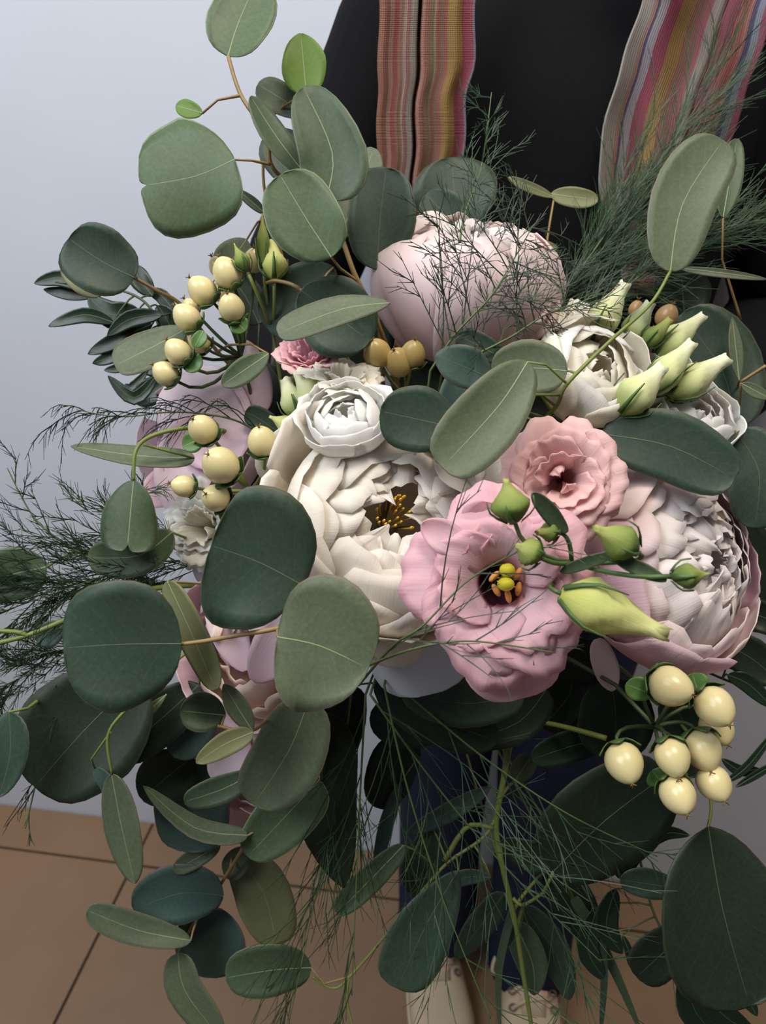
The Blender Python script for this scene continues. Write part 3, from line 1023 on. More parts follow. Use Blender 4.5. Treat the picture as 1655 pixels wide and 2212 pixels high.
pe, C, fr = flower('peony', 'large open cream-white peony with yellow stamens at the heart of the bouquet', 'flower', 832, 1138, 0.505, 0.062, (0.20, 0.22, 0.95),
    [ring(6, 1.20, 0.88, 0.66, 'cream', 0.02, 0.0, 0.2), ring(5, 1.11, 0.62, 0.74, 'cream', 0.025, -0.03, 0.7), ring(5, 1.05, 0.44, 0.70, 'cream', 0.03, -0.04, 0.1), ring(5, 0.99, 0.30, 0.64, 'cream', 0.035, -0.04, 0.9),
     ring(5, 0.93, 0.20, 0.58, 'cream', 0.04, -0.05, 0.3), ring(5, 0.87, 0.12, 0.52, 'cream', 0.05, -0.04, 0.8), ring(4, 0.82, 0.04, 0.46, 'cream', 0.06, 0, 0.1), ring(3, 0.78, -0.06, 0.46, 'cream', 0.07, 0, 2.2), cring(5, 1.7, 0.35, 0.40, 'cream', 0.85)], 11, spin=0.5, group='peonies',
    extras=(L_([(880, 1290), (930, 1500)], 108, 'cool', 0.50, 0.515, ab=(0.5, 0.35), cup=0.25),
            L_([(850, 1280), (845, 1440)], 80, 'cream', 0.480, 0.50, ab=(0.5, 0.4), cup=0.25),
            L_([(700, 1080), (590, 935)], 80, 'cream', 0.53, 0.51, ab=(0.6, 0.4), cup=-0.3),
            L_([(970, 1060), (1015, 985)], 55, 'cream', 0.50, 0.49, ab=(0.6, 0.4), cup=-0.3)))
stamens(pe, C, fr, 0.062, 26, 0.28, 0.22, 5, 0.28)

pe, C, fr = flower('peony', 'globe shaped pale pink peony crossed by dark fern threads', 'flower', 1003, 640, 0.585, 0.0655, (0.06, 0.86, 0.50),
    [ring(7, 1.11, 0.36, 0.50, 'blush', 0.025, 0.012, 0.0), ring(7, 1.05, 0.26, 0.50, 'blush', 0.03, 0.012, 0.45), ring(7, 0.99, 0.30, 0.44, 'blush', 0.035, 0.01, 0.2), ring(6, 0.99, 0.30, 0.36, 'blush_pale', 0.04, 0.0, 0.9),
     ring(6, 0.90, 0.12, 0.44, 'blush_pale', 0.05, -0.05, 0.4), ring(5, 0.88, -0.02, 0.40, 'blush_pale', 0.06, 0, 0.2), ring(4, 0.82, -0.10, 0.34, 'blush_pale', 0.06, 0, 0.7)], 22, spin=0.3, group='peonies',
    extras=(L_([(950, 600), (935, 530), (930, 456)], 42, 'blush_pale', 0.560, 0.575, ab=(0.5, 0.4), cup=0.2, wave=0.12),
            L_([(1095, 610), (1095, 550), (1100, 492)], 62, 'blush_pale', 0.545, 0.560, ab=(0.5, 0.36), cup=0.25, wave=0.12),
            L_([(1020, 600), (1025, 540), (1000, 478)], 40, 'blush_pale', 0.565, 0.58, ab=(0.5, 0.4), cup=0.2, wave=0.12),
            L_([(865, 640), (858, 590), (868, 540)], 22, 'blush', 0.545, 0.548, ab=(0.5, 0.7), cup=0.2),
            L_([(1120, 720), (1165, 690), (1207, 648)], 34, 'blush', 0.555, 0.556, ab=(0.5, 0.7), cup=0.2),
            L_([(1150, 700), (1150, 640), (1150, 585)], 44, 'blush', 0.538, 0.545, ab=(0.45, 0.4), cup=0.25, wave=0.06)))

pe, C, fr = flower('peony', 'ruffled pale pink peony beside the green-yellow buds with magenta streaks on its lowest petals', 'flower', 1425, 1228, 0.545, 0.066, (0.55, 0.18, 0.82),
    [ring(6, 1.10, 0.60, 0.66, ['blush', 'rose', 'blush'], 0.02, 0.0, 0.35), ring(7, 1.03, 0.46, 0.54, 'blush', 0.03, -0.05, 0.7), ring(7, 0.98, 0.32, 0.46, 'blush_pale', 0.045, -0.05, 0.1), ring(7, 0.93, 0.20, 0.40, 'blush_pale', 0.06, -0.05, 0.9),
     ring(6, 0.88, 0.10, 0.36, 'blush_pale', 0.07, -0.03, 0.3), ring(6, 0.82, 0.0, 0.34, 'blush_pale', 0.08, 0, 0.8), ring(4, 0.76, -0.08, 0.30, 'blush_pale', 0.08, 0, 0.2), cring(6, 1.7, 0.28, 0.42, 'blush_pale', 1.2), cring(4, 0.9, 0.2, 0.35, 'blush_pale', 1.3)], 33, spin=0.2, group='peonies',
    extras=(L_([(1400, 1400), (1530, 1450)], 48, 'rose', 0.520, 0.530, ab=(0.5, 0.4), cup=-0.3),
            L_([(1290, 1380), (1325, 1492)], 28, 'blush', 0.545, 0.55, ab=(0.4, 0.5)),
            L_([(1290, 1090), (1390, 1035)], 34, 'blush_pale', 0.52, 0.52, ab=(0.5, 0.5))))

pe, C, fr = flower('peony', 'pink peony peeping out behind the two big round leaves', 'flower', 565, 1395, 0.545, 0.050, (-0.5, -0.1, 1),
    [ring(6, 1.12, 0.75, 0.58, ['lilac', 'rose'], 0.02, 0.0, 0.2), ring(6, 0.98, 0.42, 0.54, 'peach', 0.03, -0.05, 0.7), ring(5, 0.82, 0.30, 0.46, 'peach', 0.04, -0.05, 0.1), ring(5, 0.62, 0.35, 0.40, 'peach', 0.05, -0.05, 0.5)],
    44, spin=0.9, group='peonies', extras=(L_([(545, 1470), (700, 1275)], 62, 'lilac', 0.50, 0.515, ab=(0.5, 0.45), cup=-0.25),
                                            L_([(530, 1450), (450, 1250)], 40, 'lilac', 0.53, 0.53, ab=(0.5, 0.5), cup=-0.3)))

pe, C, fr = flower('peony', 'lilac-pink peony of broad smooth petals behind the lower left berry cluster', 'flower', 445, 965, 0.60, 0.042, (-0.35, 0.1, 1),
    [ring(5, 1.15, 0.8, 0.62, 'lilac', 0.015, 0.0, 0.3), ring(5, 0.95, 0.5, 0.54, 'lilac', 0.02, -0.04, 0.8), ring(4, 0.7, 0.35, 0.46, 'rose', 0.03, -0.04, 0.2)], 55, spin=0.1, group='peonies',
    extras=(L_([(490, 1010), (405, 800)], 105, 'lilac', 0.552, 0.585, ab=(0.5, 0.42), cup=0.15),
            L_([(420, 900), (375, 1110)], 62, 'lilac', 0.572, 0.555, ab=(0.5, 0.5), cup=-0.3),
            L_([(570, 890), (530, 735)], 34, 'lilac', 0.578, 0.572, ab=(0.5, 0.6), cup=0.3),
            L_([(420, 1000), (310, 1085)], 42, 'rose', 0.580, 0.565, ab=(0.5, 0.5), cup=-0.3)))

pe, C, fr = flower('peony', 'lowest pale pink peony, mostly hidden by hanging eucalyptus leaves', 'flower', 560, 1640, 0.60, 0.044, (-0.5, -0.4, 1),
    [ring(6, 1.15, 0.75, 0.56, ['lilac', 'blush'], 0.02, 0.0, 0.2), ring(6, 0.98, 0.45, 0.52, 'blush', 0.03, -0.05, 0.7), ring(5, 0.78, 0.32, 0.44, 'blush', 0.04, -0.05, 0.1)],
    66, spin=0.4, group='peonies', extras=(L_([(520, 1560), (410, 1580)], 30, 'blush', 0.575, 0.57, ab=(0.5, 0.4)), L_([(530, 1590), (465, 1690)], 44, 'lilac', 0.574, 0.57, ab=(0.5, 0.5))))

# ------------------------------------------------------------------ lisianthus flowers
fl, C, fr = flower('lisianthus', 'wide open pink lisianthus with a near-black throat and yellow stigma', 'flower', 1085, 1262, 0.435, 0.049, (-0.06, 0.10, 1),
    [tring(5, 1.04, 0.98, 0.86, 'pink_throat', 0.05, 0.0, 0.25, 0.62), tring(5, 0.96, 0.80, 0.80, 'pink_throat', 0.045, 0.0, 0.85, 0.62), tring(3, 0.92, 0.50, 0.60, 'pink_throat', 0.04, 0.0, 1.6, 0.62)], 71, group='pink lisianthus',
    extras=(L_([(1080, 1330), (1130, 1508)], 105, 'pink', 0.437, 0.445, ab=(0.55, 0.33), cup=-0.25, wave=0.16),
            L_([(1010, 1190), (912, 1130)], 34, 'pink', 0.430, 0.425, ab=(0.5, 0.5), wave=0.2),
            L_([(1040, 1170), (1075, 1092)], 62, 'pink', 0.440, 0.430, ab=(0.5, 0.35), wave=0.15)))
X, Y, Z = fr
def lobe(parent, c, r, ax, name, mat, long=1.0):
    rows = []
    a, b = frame_of(ax)
    for i in range(7):
        th = math.pi * (0.03 + 0.94 * i / 6)
        rows.append([c - ax.normalized() * r * long * math.cos(th) + (a * math.cos(w) + b * math.sin(w)) * r * math.sin(th) for w in [2 * math.pi * k / 10 for k in range(10)]])
    m = Mesher(); m.rings(rows); return m.build(name, M[mat], parent)
ctr = at(1093, 1250, 0.432)
m = Mesher(); m.tube([ctr + Z * -0.028, ctr + Z * -0.006], 0.0022, 0.0016, 7); m.build('style', M['sepal'], fl)
lobe(fl, at(1096, 1232, 0.432), 0.0046, X, 'stigma', 'stigma', 0.9)
lobe(fl, at(1093, 1262, 0.431), 0.0050, X, 'stigma', 'stigma', 0.8)
for k, (ax_, ay_) in enumerate(((1068, 1245), (1118, 1240), (1120, 1272), (1098, 1288), (1072, 1275))):
    p = at(ax_, ay_, 0.437)
    m = Mesher(); m.tube([ctr + Z * -0.024, p], 0.0006, 0.0005, 5)
    o = m.build('filament', M['stigma'], fl)
    lobe(o, p, 0.0019, X + Y * (0.4 * k - 1), 'anther', 'anther', 2.2)

flower('lisianthus', 'half-open salmon pink lisianthus with frilled rim above the dark-throated one', 'flower', 1215, 1035, 0.475, 0.036, (-0.18, -0.02, 1),
    [tring(5, 1.04, 0.88, 0.90, 'pink_warm', 0.035, 0.02, 0.2, 0.8), tring(4, 0.98, 0.62, 0.86, 'pink_warm', 0.035, 0.0, 0.75, 0.8), tring(3, 0.90, 0.34, 0.78, 'pink_warm', 0.035, 0.0, 0.3, 0.8), tring(2, 0.72, 0.10, 0.7, 'pink_warm', 0.03, 0.0, 0.9, 0.8), cring(2, 0.62, 0.1, 0.34, 'pink_warm', 0.5, 0.4)], 72, group='pink lisianthus')
flower('lisianthus', 'small pink lisianthus tucked under the narrow grey leaf', 'flower', 672, 772, 0.532, 0.030, (-0.1, 0.55, 0.83),
    [tring(5, 0.95, 0.5, 0.62, 'pink_warm', 0.07, -0.02, 0.2), tring(5, 0.85, 0.35, 0.55, 'pink', 0.06, -0.02, 0.8), tring(4, 0.65, 0.25, 0.45, 'pink', 0.06, -0.02, 0.3), tring(4, 0.45, 0.2, 0.35, 'pink', 0.06, 0, 0.9)], 73, group='pink lisianthus')
flower('lisianthus', 'white rose-like lisianthus just above the cream peony', 'flower', 750, 912, 0.485, 0.0245, (-0.12, 0.62, 0.78),
    [ring(5, 1.12, 0.95, 0.80, 'white', 0.03, 0.02, 0.25), ring(5, 1.0, 0.66, 0.76, 'white', 0.03, 0.02, 0.85), ring(4, 0.86, 0.42, 0.70, 'white', 0.03, 0.02, 0.3), ring(3, 0.70, 0.22, 0.62, 'white', 0.02, 0, 1.0), ring(3, 0.52, 0.12, 0.54, 'white', 0.02, 0, 0.5), cring(3, 0.8, 0.1, 0.4, 'white', 0.9, 0.1)], 74, group='white lisianthus')
flower('lisianthus', 'ivory lisianthus with curled petal tips under the two ochre berries', 'flower', 745, 828, 0.512, 0.0265, (0.15, 0.80, 0.58),
    [tring(5, 1.15, 0.85, 0.6, 'ivory', 0.08, 0.0, 0.1), tring(5, 0.9, 0.55, 0.55, 'ivory', 0.06, -0.03, 0.7), tring(4, 0.65, 0.3, 0.45, 'ivory', 0.05, -0.03, 0.3)], 75, group='white lisianthus')
flower('lisianthus', 'largest ivory lisianthus, crossed by a thin eucalyptus stem', 'flower', 1272, 815, 0.52, 0.034, (0.25, 0.30, 0.9),
    [ring(4, 1.12, 0.62, 0.86, 'ivory', 0.03, 0.03, 0.3), ring(4, 1.02, 0.42, 0.80, 'white', 0.03, 0.03, 1.0), ring(4, 0.92, 0.28, 0.72, 'ivory', 0.03, 0.02, 0.2), ring(3, 0.80, 0.16, 0.66, 'ivory', 0.03, 0, 0.8), ring(3, 0.64, 0.08, 0.54, 'ivory', 0.03, 0, 0.4), cring(3, 1.0, 0.1, 0.42, 'ivory', 1.0, 1.2)], 76, group='white lisianthus')
flower('lisianthus', 'white lisianthus half hidden behind the row of green-white buds', 'flower', 1385, 805, 0.55, 0.028, (0.3, 0.35, 0.9),
    [ring(4, 1.12, 0.7, 0.86, 'white', 0.03, 0.03, 0.3), ring(4, 0.95, 0.45, 0.76, 'white', 0.03, 0.02, 0.9), ring(3, 0.75, 0.25, 0.62, 'white', 0.03, 0, 0.2), cring(3, 1.0, 0.1, 0.5, 'white', 1.0, 0.7)], 77, group='white lisianthus')
flower('lisianthus', 'white lisianthus resting on the broad dark leaf under the buds', 'flower', 1492, 905, 0.545, 0.028, (0.25, 0.45, 0.85),
    [ring(5, 1.12, 0.7, 0.8, 'white', 0.05, 0.03, 0.3), ring(5, 0.95, 0.5, 0.7, 'white', 0.05, 0.02, 0.9), ring(4, 0.78, 0.3, 0.56, 'white', 0.05, 0, 0.2), ring(4, 0.58, 0.15, 0.46, 'white', 0.05, 0, 0.6), cring(3, 0.9, 0.1, 0.4, 'white', 0.95, 0.2)], 78, group='white lisianthus')
flower('lisianthus', 'small frilled white lisianthus touching the globe shaped pink peony', 'flower', 1245, 712, 0.56, 0.023, (-0.2, 0.5, 0.85),
    [tring(5, 1.1, 0.6, 0.62, 'ivory', 0.09, 0, 0.3), tring(5, 0.9, 0.4, 0.56, 'ivory', 0.09, -0.02, 0.9), tring(4, 0.6, 0.3, 0.44, 'ivory', 0.08, 0, 0.2)], 79, group='white lisianthus')
flower('lisianthus', 'crumpled white lisianthus below the lower left berry cluster', 'flower', 442, 1140, 0.55, 0.033, (-0.35, 0.1, 0.9),
    [tring(5, 1.1, 0.65, 0.6, 'white', 0.06, 0, 0.3), tring(5, 0.95, 0.45, 0.6, 'ivory', 0.06, -0.02, 0.9), tring(5, 0.8, 0.35, 0.5, 'white', 0.06, 0, 0.2), tring(4, 0.6, 0.2, 0.42, 'ivory', 0.06, 0, 0.7)], 80, group='white lisianthus',
    extras=(L_([(450, 1170), (450, 1268)], 34, 'cool', 0.545, 0.55, ab=(0.5, 0.5), wave=0.15),))

# ------------------------------------------------------------------ lisianthus buds
def bud_spray(name, label, buds, node_pt, seed, smat='stem_green', curve=None, leaves=(), group=None, via=()):
    t = thing(name, BEND, label, 'flower bud', group)
    nd = at(*node_pt)
    m = Mesher()
    pts = [nd] + [at(*p) for p in via]
    m.tube(pts + stem_to_bind(pts[-1], BIND - pts[-1], kstem())[1:], 0.0014, 0.0018, 7)
    for i, (args, kw) in enumerate(buds):
        b, away = bud(t, *args, seed=seed + i, **kw)
        l = (nd - b).length
        c = b + away * l * 0.4
        m.tube([b * (1 - q) ** 2 + c * 2 * q * (1 - q) + nd * q * q for q in (0, 0.2, 0.4, 0.6, 0.8, 1.0)], 0.0013, 0.0013, 6)
    m.build('stem', M[smat], t)
    for lf in leaves: leaf(t, **lf)
    return t

bud_spray('lisianthus_bud_spray', 'row of pointed green-white lisianthus buds beside the ivory flower', [
    ((1283, 738, 1352, 612, 0.535, 0.525, 36), dict(tipr=0.35)), ((1358, 745, 1405, 655, 0.545, 0.54, 30), dict(tipr=0.4)), ((1385, 750, 1448, 690, 0.535, 0.53, 20), dict(mat='bud_green', tipr=0.4)),
    ((1418, 775, 1520, 682, 0.545, 0.54, 34), dict(tipr=0.3)), ((1400, 852, 1496, 740, 0.515, 0.51, 36), dict(tipr=0.35)), ((1338, 893, 1432, 792, 0.498, 0.492, 42), dict(tipr=0.35)),
    ((1447, 860, 1572, 775, 0.525, 0.52, 38), dict(tipr=0.36))], (1330, 920, 0.57), 200)
bud_spray('lisianthus_bud_spray', 'pair of furled green-white buds leaning on the white rose-like flower', [
    ((690, 895, 645, 800, 0.515, 0.515, 36), dict(tipr=0.4, mat='bud')), ((648, 905, 617, 818, 0.525, 0.525, 28), dict(tipr=0.45)), ((640, 930, 583, 900, 0.52, 0.515, 22), dict(mat='bud_lime', tipr=0.15))],
    (655, 960, 0.57), 220)
bud_spray('lisianthus_bud_spray', 'slim upright green buds among the upper berry cluster', [
    ((570, 580, 566, 462, 0.535, 0.53, 15), dict(mat='bud_green', tipr=0.1, fat=0.5)), ((592, 605, 588, 522, 0.53, 0.535, 26), dict(mat='bud_lime', tipr=0.3)), ((535, 588, 506, 526, 0.515, 0.512, 17), dict(mat='bud_green', tipr=0.08))],
    (590, 720, 0.55), 230, via=((612, 860, 0.57),))
bud_spray('lisianthus_bud_spray', 'out-of-focus round green buds hovering nearest the viewer over the pink flowers', [
    ((1112, 1128, 1092, 1036, 0.395, 0.390, 42), dict(mat='bud_green', tipr=0.16, fat=0.42)), ((1168, 1205, 1116, 1178, 0.400, 0.395, 32), dict(mat='bud_green', tipr=0.2, fat=0.5)),
    ((1375, 1190, 1285, 1140, 0.385, 0.378, 40), dict(mat='bud_green', tipr=0.2, fat=0.4)), ((1450, 1245, 1535, 1238, 0.380, 0.378, 28), dict(mat='bud_green', tipr=0.05, fat=0.42)),
    ((1205, 1150, 1160, 1150, 0.41, 0.405, 22), dict(mat='bud_green', tipr=0.3))],
    (1235, 1215, 0.42), 240, smat='sepal', via=((1215, 1255, 0.45),), leaves=(L_([(1210, 1235), (1330, 1195)], 14, 'euc_mid', 0.415, 0.392, rib=False), L_([(1320, 1200), (1440, 1255)], 16, 'euc_mid', 0.392, 0.382, rib=False),
                                                                              L_([(1225, 1150), (1150, 1065)], 20, 'euc_mid', 0.41, 0.396, rib=False)))
bud_spray('lisianthus_bud_spray', 'fat twisted yellow-green bud lying across the ruffled peony', [
    ((1212, 1282, 1432, 1368, 0.400, 0.392, 58), dict(mat='bud_lime', tipr=0.26, twist=2.4, ridges=5, fat=0.30, power=1.0, ragged=0.3))], (1195, 1262, 0.425), 250, smat='sepal')

# ------------------------------------------------------------------ hypericum berries
up = (-0.55, 0.55, 0.5)
berry_sprig('berry_sprig', 'upper left cluster of cream hypericum berries in front of the pale wall', (520, 770, 0.56), [
    (491, 590, 30, 33, 0.520, (-0.35, 0.75, 0.5)), (472, 577, 18, 24, 0.545, (-0.5, 0.8, 0.3), dict(sep=False)), (549, 563, 24, 24, 0.555, (0.1, 0.6, 0.6), dict(sep=False)), (437, 628, 30, 31, 0.525, (-0.6, 0.6, 0.5)),
    (474, 632, 17, 20, 0.552, (-0.4, 0.6, 0.5), dict(sep=False)), (500, 664, 29, 28, 0.512, (-0.1, 0.6, 0.7)), (404, 686, 27, 31, 0.520, (-0.6, 0.6, 0.4)), (414, 664, 22, 16, 0.545, (-0.5, 0.6, 0.4), dict(sep=False)),
    (384, 760, 27, 28, 0.515, (-0.55, 0.65, 0.5)), (388, 732, 22, 15, 0.545, (-0.5, 0.7, 0.4), dict(sep=False)), (429, 738, 25, 24, 0.54, (-0.5, 0.4, 0.6)), (358, 807, 26, 27, 0.520, (-0.7, 0.5, 0.5))], 300,
    stem_pts=((545, 860, 0.58),), smat='stem_dark', leaves=(L_([(430, 765), (400, 800)], 24, 'sepal_leaf', 0.517), L_([(505, 690), (530, 715)], 22, 'sepal_leaf', 0.515), L_([(440, 715), (420, 750)], 16, 'sepal_leaf', 0.508)), group='berry sprigs')
berry_sprig('berry_sprig', 'five cream berries between the lilac peony and the cream peony', (540, 1060, 0.53), [
    (438, 927, 31, 32, 0.495, (-0.35, 0.45, 0.8)), (476, 1004, 42, 38, 0.485, (-0.35, 0.40, 0.85)), (566, 953, 32, 32, 0.495, (-0.05, 0.7, 0.7)), (397, 1050, 23, 26, 0.510, (-0.85, 0.15, 0.5)), (465, 1075, 31, 29, 0.495, (-0.35, 0.2, 0.9))], 320,
    smat='stem_green', leaves=(L_([(510, 1070), (485, 1130)], 26, 'sepal_leaf', 0.505), L_([(440, 945), (395, 965)], 22, 'sepal_leaf', 0.515)), group='berry sprigs')
berry_sprig('berry_sprig', 'cluster of plump cream berries hanging below the ruffled peony', (1415, 1570, 0.50), [
    (1450, 1483, 44, 43, 0.465, (0.55, -0.15, 0.8)), (1545, 1527, 43, 40, 0.468, (0.25, -0.55, 0.8)), (1549, 1572, 38, 34, 0.495, (0.2, -0.6, 0.7), dict(sep=False)), (1349, 1648, 42, 40, 0.470, (0.1, -0.65, 0.75)),
    (1453, 1636, 37, 38, 0.468, (0.05, -0.75, 0.65)), (1518, 1620, 36, 44, 0.482, (0.1, -0.75, 0.6)), (1543, 1692, 38, 35, 0.478, (0.2, -0.6, 0.75), dict(sep=False)), (1465, 1717, 39, 38, 0.465, (0.1, -0.6, 0.8))], 340,
    stem_pts=((1330, 1480, 0.54),), smat='stem_dark', leaves=(L_([(1410, 1500), (1352, 1478)], 26, 'sepal_leaf', 0.475), L_([(1510, 1500), (1495, 1455)], 30, 'sepal_leaf', 0.480), L_([(1430, 1690), (1408, 1665)], 26, 'sepal_leaf', 0.478)), group='berry sprigs')
berry_sprig('berry_sprig', 'ochre berries below the globe shaped pink peony at its fern threads', (870, 850, 0.57), [
    (815, 763, 31, 31, 0.530, (-0.3, 0.6, 0.8), dict(mat='berry_warm', sep=False)), (862, 782, 30, 32, 0.530, (-0.3, 0.5, 0.8), dict(mat='berry_warm', sep=False)), (892, 765, 30, 26, 0.528, (0.1, 0.7, 0.6), dict(mat='berry_warm'))], 360, group='berry sprigs')
berry_sprig('berry_sprig', 'brownish berries just visible behind the row of buds', (1440, 760, 0.60), [
    (1441, 684, 27, 22, 0.575, (0.2, 0.7, 0.6), dict(mat='berry_brown', sep=False)), (1375, 668, 18, 16, 0.575, (0, 0.8, 0.5), dict(mat='berry_brown', sep=False))], 370, group='berry sprigs')

# ------------------------------------------------------------------ eucalyptus
R_ = (0.58, 0.48); OV = (0.5, 0.75); OB = (0.75, 0.42); LA = (0.8, 0.9); PT = (0.55, 1.0)
branch('eucalyptus_branch', 'tallest eucalyptus branch with big split round leaf against the wall', 'foliage',
    [(493, 122, 0.52), (520, 205, 0.52), (575, 290, 0.52), (584, 352, 0.525), (615, 385, 0.535), (665, 385, 0.54), (708, 434, 0.53), (738, 512, 0.53), (766, 592, 0.53), (800, 660, 0.54), (830, 735, 0.56)], [
    L_([(493, 121), (515, 50), (556, -45)], 70, 'euc_green', 0.52, 0.53, ab=(0.62, 0.48), wave=0.05),
    L_([(437, 245), (380, 228)], 20, 'euc_young', 0.52, 0.525, ab=R_, pet=((470, 216, 0.52), (520, 206, 0.52))),
    L_([(507, 345), (420, 382), (303, 402)], 134, 'euc_green', 0.50, 0.505, ab=(0.60, 0.46), cup=0.12, notch=0.07, pet=((545, 347, 0.51), (583, 355, 0.522))),
    L_([(668, 388), (600, 300), (541, 208)], 27, 'euc_mid', 0.525, 0.515, ab=(0.8, 0.7), roll=0.7),
    L_([(705, 432), (718, 330), (655, 188)], 76, 'euc_mid', 0.505, 0.50, ab=(0.5, 0.55), cup=-0.3),
    L_([(716, 556), (660, 470), (605, 378)], 82, 'euc_green', 0.49, 0.485, ab=R_, cup=-0.2, pet=((735, 580, 0.51), (768, 605, 0.528))),
    L_([(735, 515), (808, 320)], 46, 'euc_grey', 0.56, 0.57, ab=R_),
    L_([(640, 400), (592, 280)], 52, 'euc_dark', 0.56, 0.565, ab=R_),
    L_([(576, 464), (508, 405)], 12, 'euc_mid', 0.55, 0.55, ab=LA, pet=False)], r=0.0018, group='eucalyptus branches')
branch('eucalyptus_branch', 'eucalyptus twig with one bright yellow-green leaf beside the black sleeve', 'foliage',
    [(655, 205, 0.54), (600, 240, 0.565), (575, 280, 0.57), (570, 400, 0.58), (600, 520, 0.59)], [
    L_([(662, 205), (650, 72)], 50, 'euc_young', 0.545, 0.54, ab=(0.5, 0.62), wave=0.05),
    L_([(660, 246), (557, 182)], 37, 'euc_grey', 0.56, 0.565, ab=(0.6, 0.45)),
    L_([(650, 190), (700, 215)], 24, 'euc_grey', 0.57, 0.57, ab=R_)], r=0.0012, group='eucalyptus branches')
branch('eucalyptus_branch', 'dark eucalyptus leaves standing behind the globe shaped peony', 'foliage',
    [(1010, 470, 0.62), (930, 540, 0.62), (830, 600, 0.60), (820, 700, 0.60)], [
    L_([(814, 582), (822, 470), (835, 362)], 76, 'euc_dark', 0.55, 0.545, ab=R_, cup=-0.25),
    L_([(990, 500), (975, 340)], 94, 'euc_dark', 0.625, 0.63, ab=R_),
    L_([(1005, 505), (920, 420)], 52, 'euc_dark', 0.612, 0.612, ab=R_)], group='eucalyptus branches')
branch('eucalyptus_branch', 'eucalyptus branch with two overlapping dark leaves left of the peach stem', 'foliage',
    [(575, 612, 0.53), (600, 607, 0.525), (650, 627, 0.52), (700, 700, 0.55), (760, 790, 0.58)], [
    L_([(650, 627), (800, 738)], 84, 'euc_dark', 0.515, 0.52, ab=(0.5, 0.45)),
    L_([(720, 578), (578, 712)], 78, 'euc_dark', 0.545, 0.54, ab=R_),
    L_([(842, 655), (740, 668), (600, 720)], 34, 'euc_grey', 0.49, 0.475, ab=(0.85, 0.4), roll=0.5, pet=((700, 700, 0.54),)),
    L_([(533, 518), (470, 605)], 42, 'euc_grey', 0.56, 0.56, ab=R_, pet=((556, 480, 0.57), (575, 470, 0.57)))], group='eucalyptus branches')
branch('eucalyptus_branch', 'eucalyptus branch with a round deep green leaf over the glossy ruscus', 'foliage',
    [(290, 600, 0.53), (340, 628, 0.535), (395, 662, 0.55), (470, 760, 0.57), (560, 850, 0.60)], [
    L_([(290, 600), (220, 565), (148, 515)], 75, 'euc_dark', 0.52, 0.51, ab=(0.5, 0.42)),
    L_([(215, 640), (140, 560)], 34, 'euc_olive', 0.54, 0.54, ab=R_),
    L_([(402, 712), (330, 750), (248, 790)], 42, 'euc_grey', 0.535, 0.525, ab=(0.7, 0.42), roll=0.4),
    L_([(580, 765), (480, 832)], 27, 'euc_mid', 0.515, 0.505, ab=(0.6, 0.5))], group='eucalyptus branches')
branch('eucalyptus_branch', 'grey-green eucalyptus leaves folded over the middle of the bouquet', 'foliage',
    [(1448, 586, 0.50), (1405, 657, 0.49), (1320, 735, 0.475), (1226, 828, 0.47), (1200, 880, 0.49), (1130, 950, 0.56)], [
    L_([(1448, 586), (1475, 440), (1562, 303)], 76, 'euc_grey', 0.50, 0.505, ab=(0.55, 0.42), cup=-0.15, wave=0.04),
    L_([(1140, 782), (1075, 880), (955, 1010)], 74, 'euc_grey', 0.455, 0.435, ab=(0.6, 0.36), cup=-0.3, pet=((1180, 788, 0.458), (1222, 826, 0.468))),
    L_([(1225, 802), (1150, 795), (1062, 800)], 60, 'euc_grey', 0.475, 0.482, ab=R_, cup=-0.2),
    L_([(1060, 818), (942, 766)], 46, 'euc_teal', 0.49, 0.485, ab=(0.55, 0.6)),
    L_([(1088, 775), (985, 722)], 32, 'euc_dark', 0.502, 0.50, ab=R_),
    L_([(966, 900), (1035, 795)], 52, 'euc_teal', 0.505, 0.51, ab=R_),
    L_([(985, 925), (822, 888)], 76, 'euc_dark', 0.460, 0.456, ab=R_, cup=-0.1),
    L_([(1100, 895), (1140, 985)], 48, 'euc_dark', 0.53, 0.53, ab=R_)], smat='stem_green', r=0.0014, group='eucalyptus branches')
branch('eucalyptus_branch', 'dark broad eucalyptus leaves around the row of buds', 'foliage',
    [(1600, 700, 0.60), (1590, 850, 0.59), (1590, 930, 0.57), (1500, 1000, 0.58), (1300, 1000, 0.60)], [
    L_([(1590, 925), (1560, 800), (1470, 680)], 92, 'euc_dark', 0.58, 0.59, ab=(0.5, 0.42), cup=-0.2),
    L_([(1300, 938), (1450, 965), (1588, 1035)], 78, 'euc_dark', 0.50, 0.485, ab=(0.55, 0.4), cup=-0.15, pet=((1240, 930, 0.53),)),
    L_([(1590, 935), (1640, 1020), (1630, 1140)], 72, 'euc_dark', 0.54, 0.53, ab=(0.5, 0.45)),
    L_([(1562, 470), (1592, 300)], 28, 'euc_mid', 0.56, 0.565, ab=R_, pet=((1560, 560, 0.58), (1600, 690, 0.6))),
    L_([(1597, 822), (1582, 683)], 15, 'euc_grey', 0.57, 0.57, ab=LA),
    L_([(1600, 828), (1665, 862)], 15, 'euc_grey', 0.56, 0.56, ab=LA),
    L_([(1480, 695), (1470, 570)], 62, 'salal', 0.63, 0.63, ab=R_),
    L_([(1468, 580), (1560, 590), (1660, 604)], 10, 'euc_grey', 0.56, 0.55, ab=LA, pet=False)], group='eucalyptus branches', extra=([(1600, 825, 0.57), (1655, 790, 0.56)],))
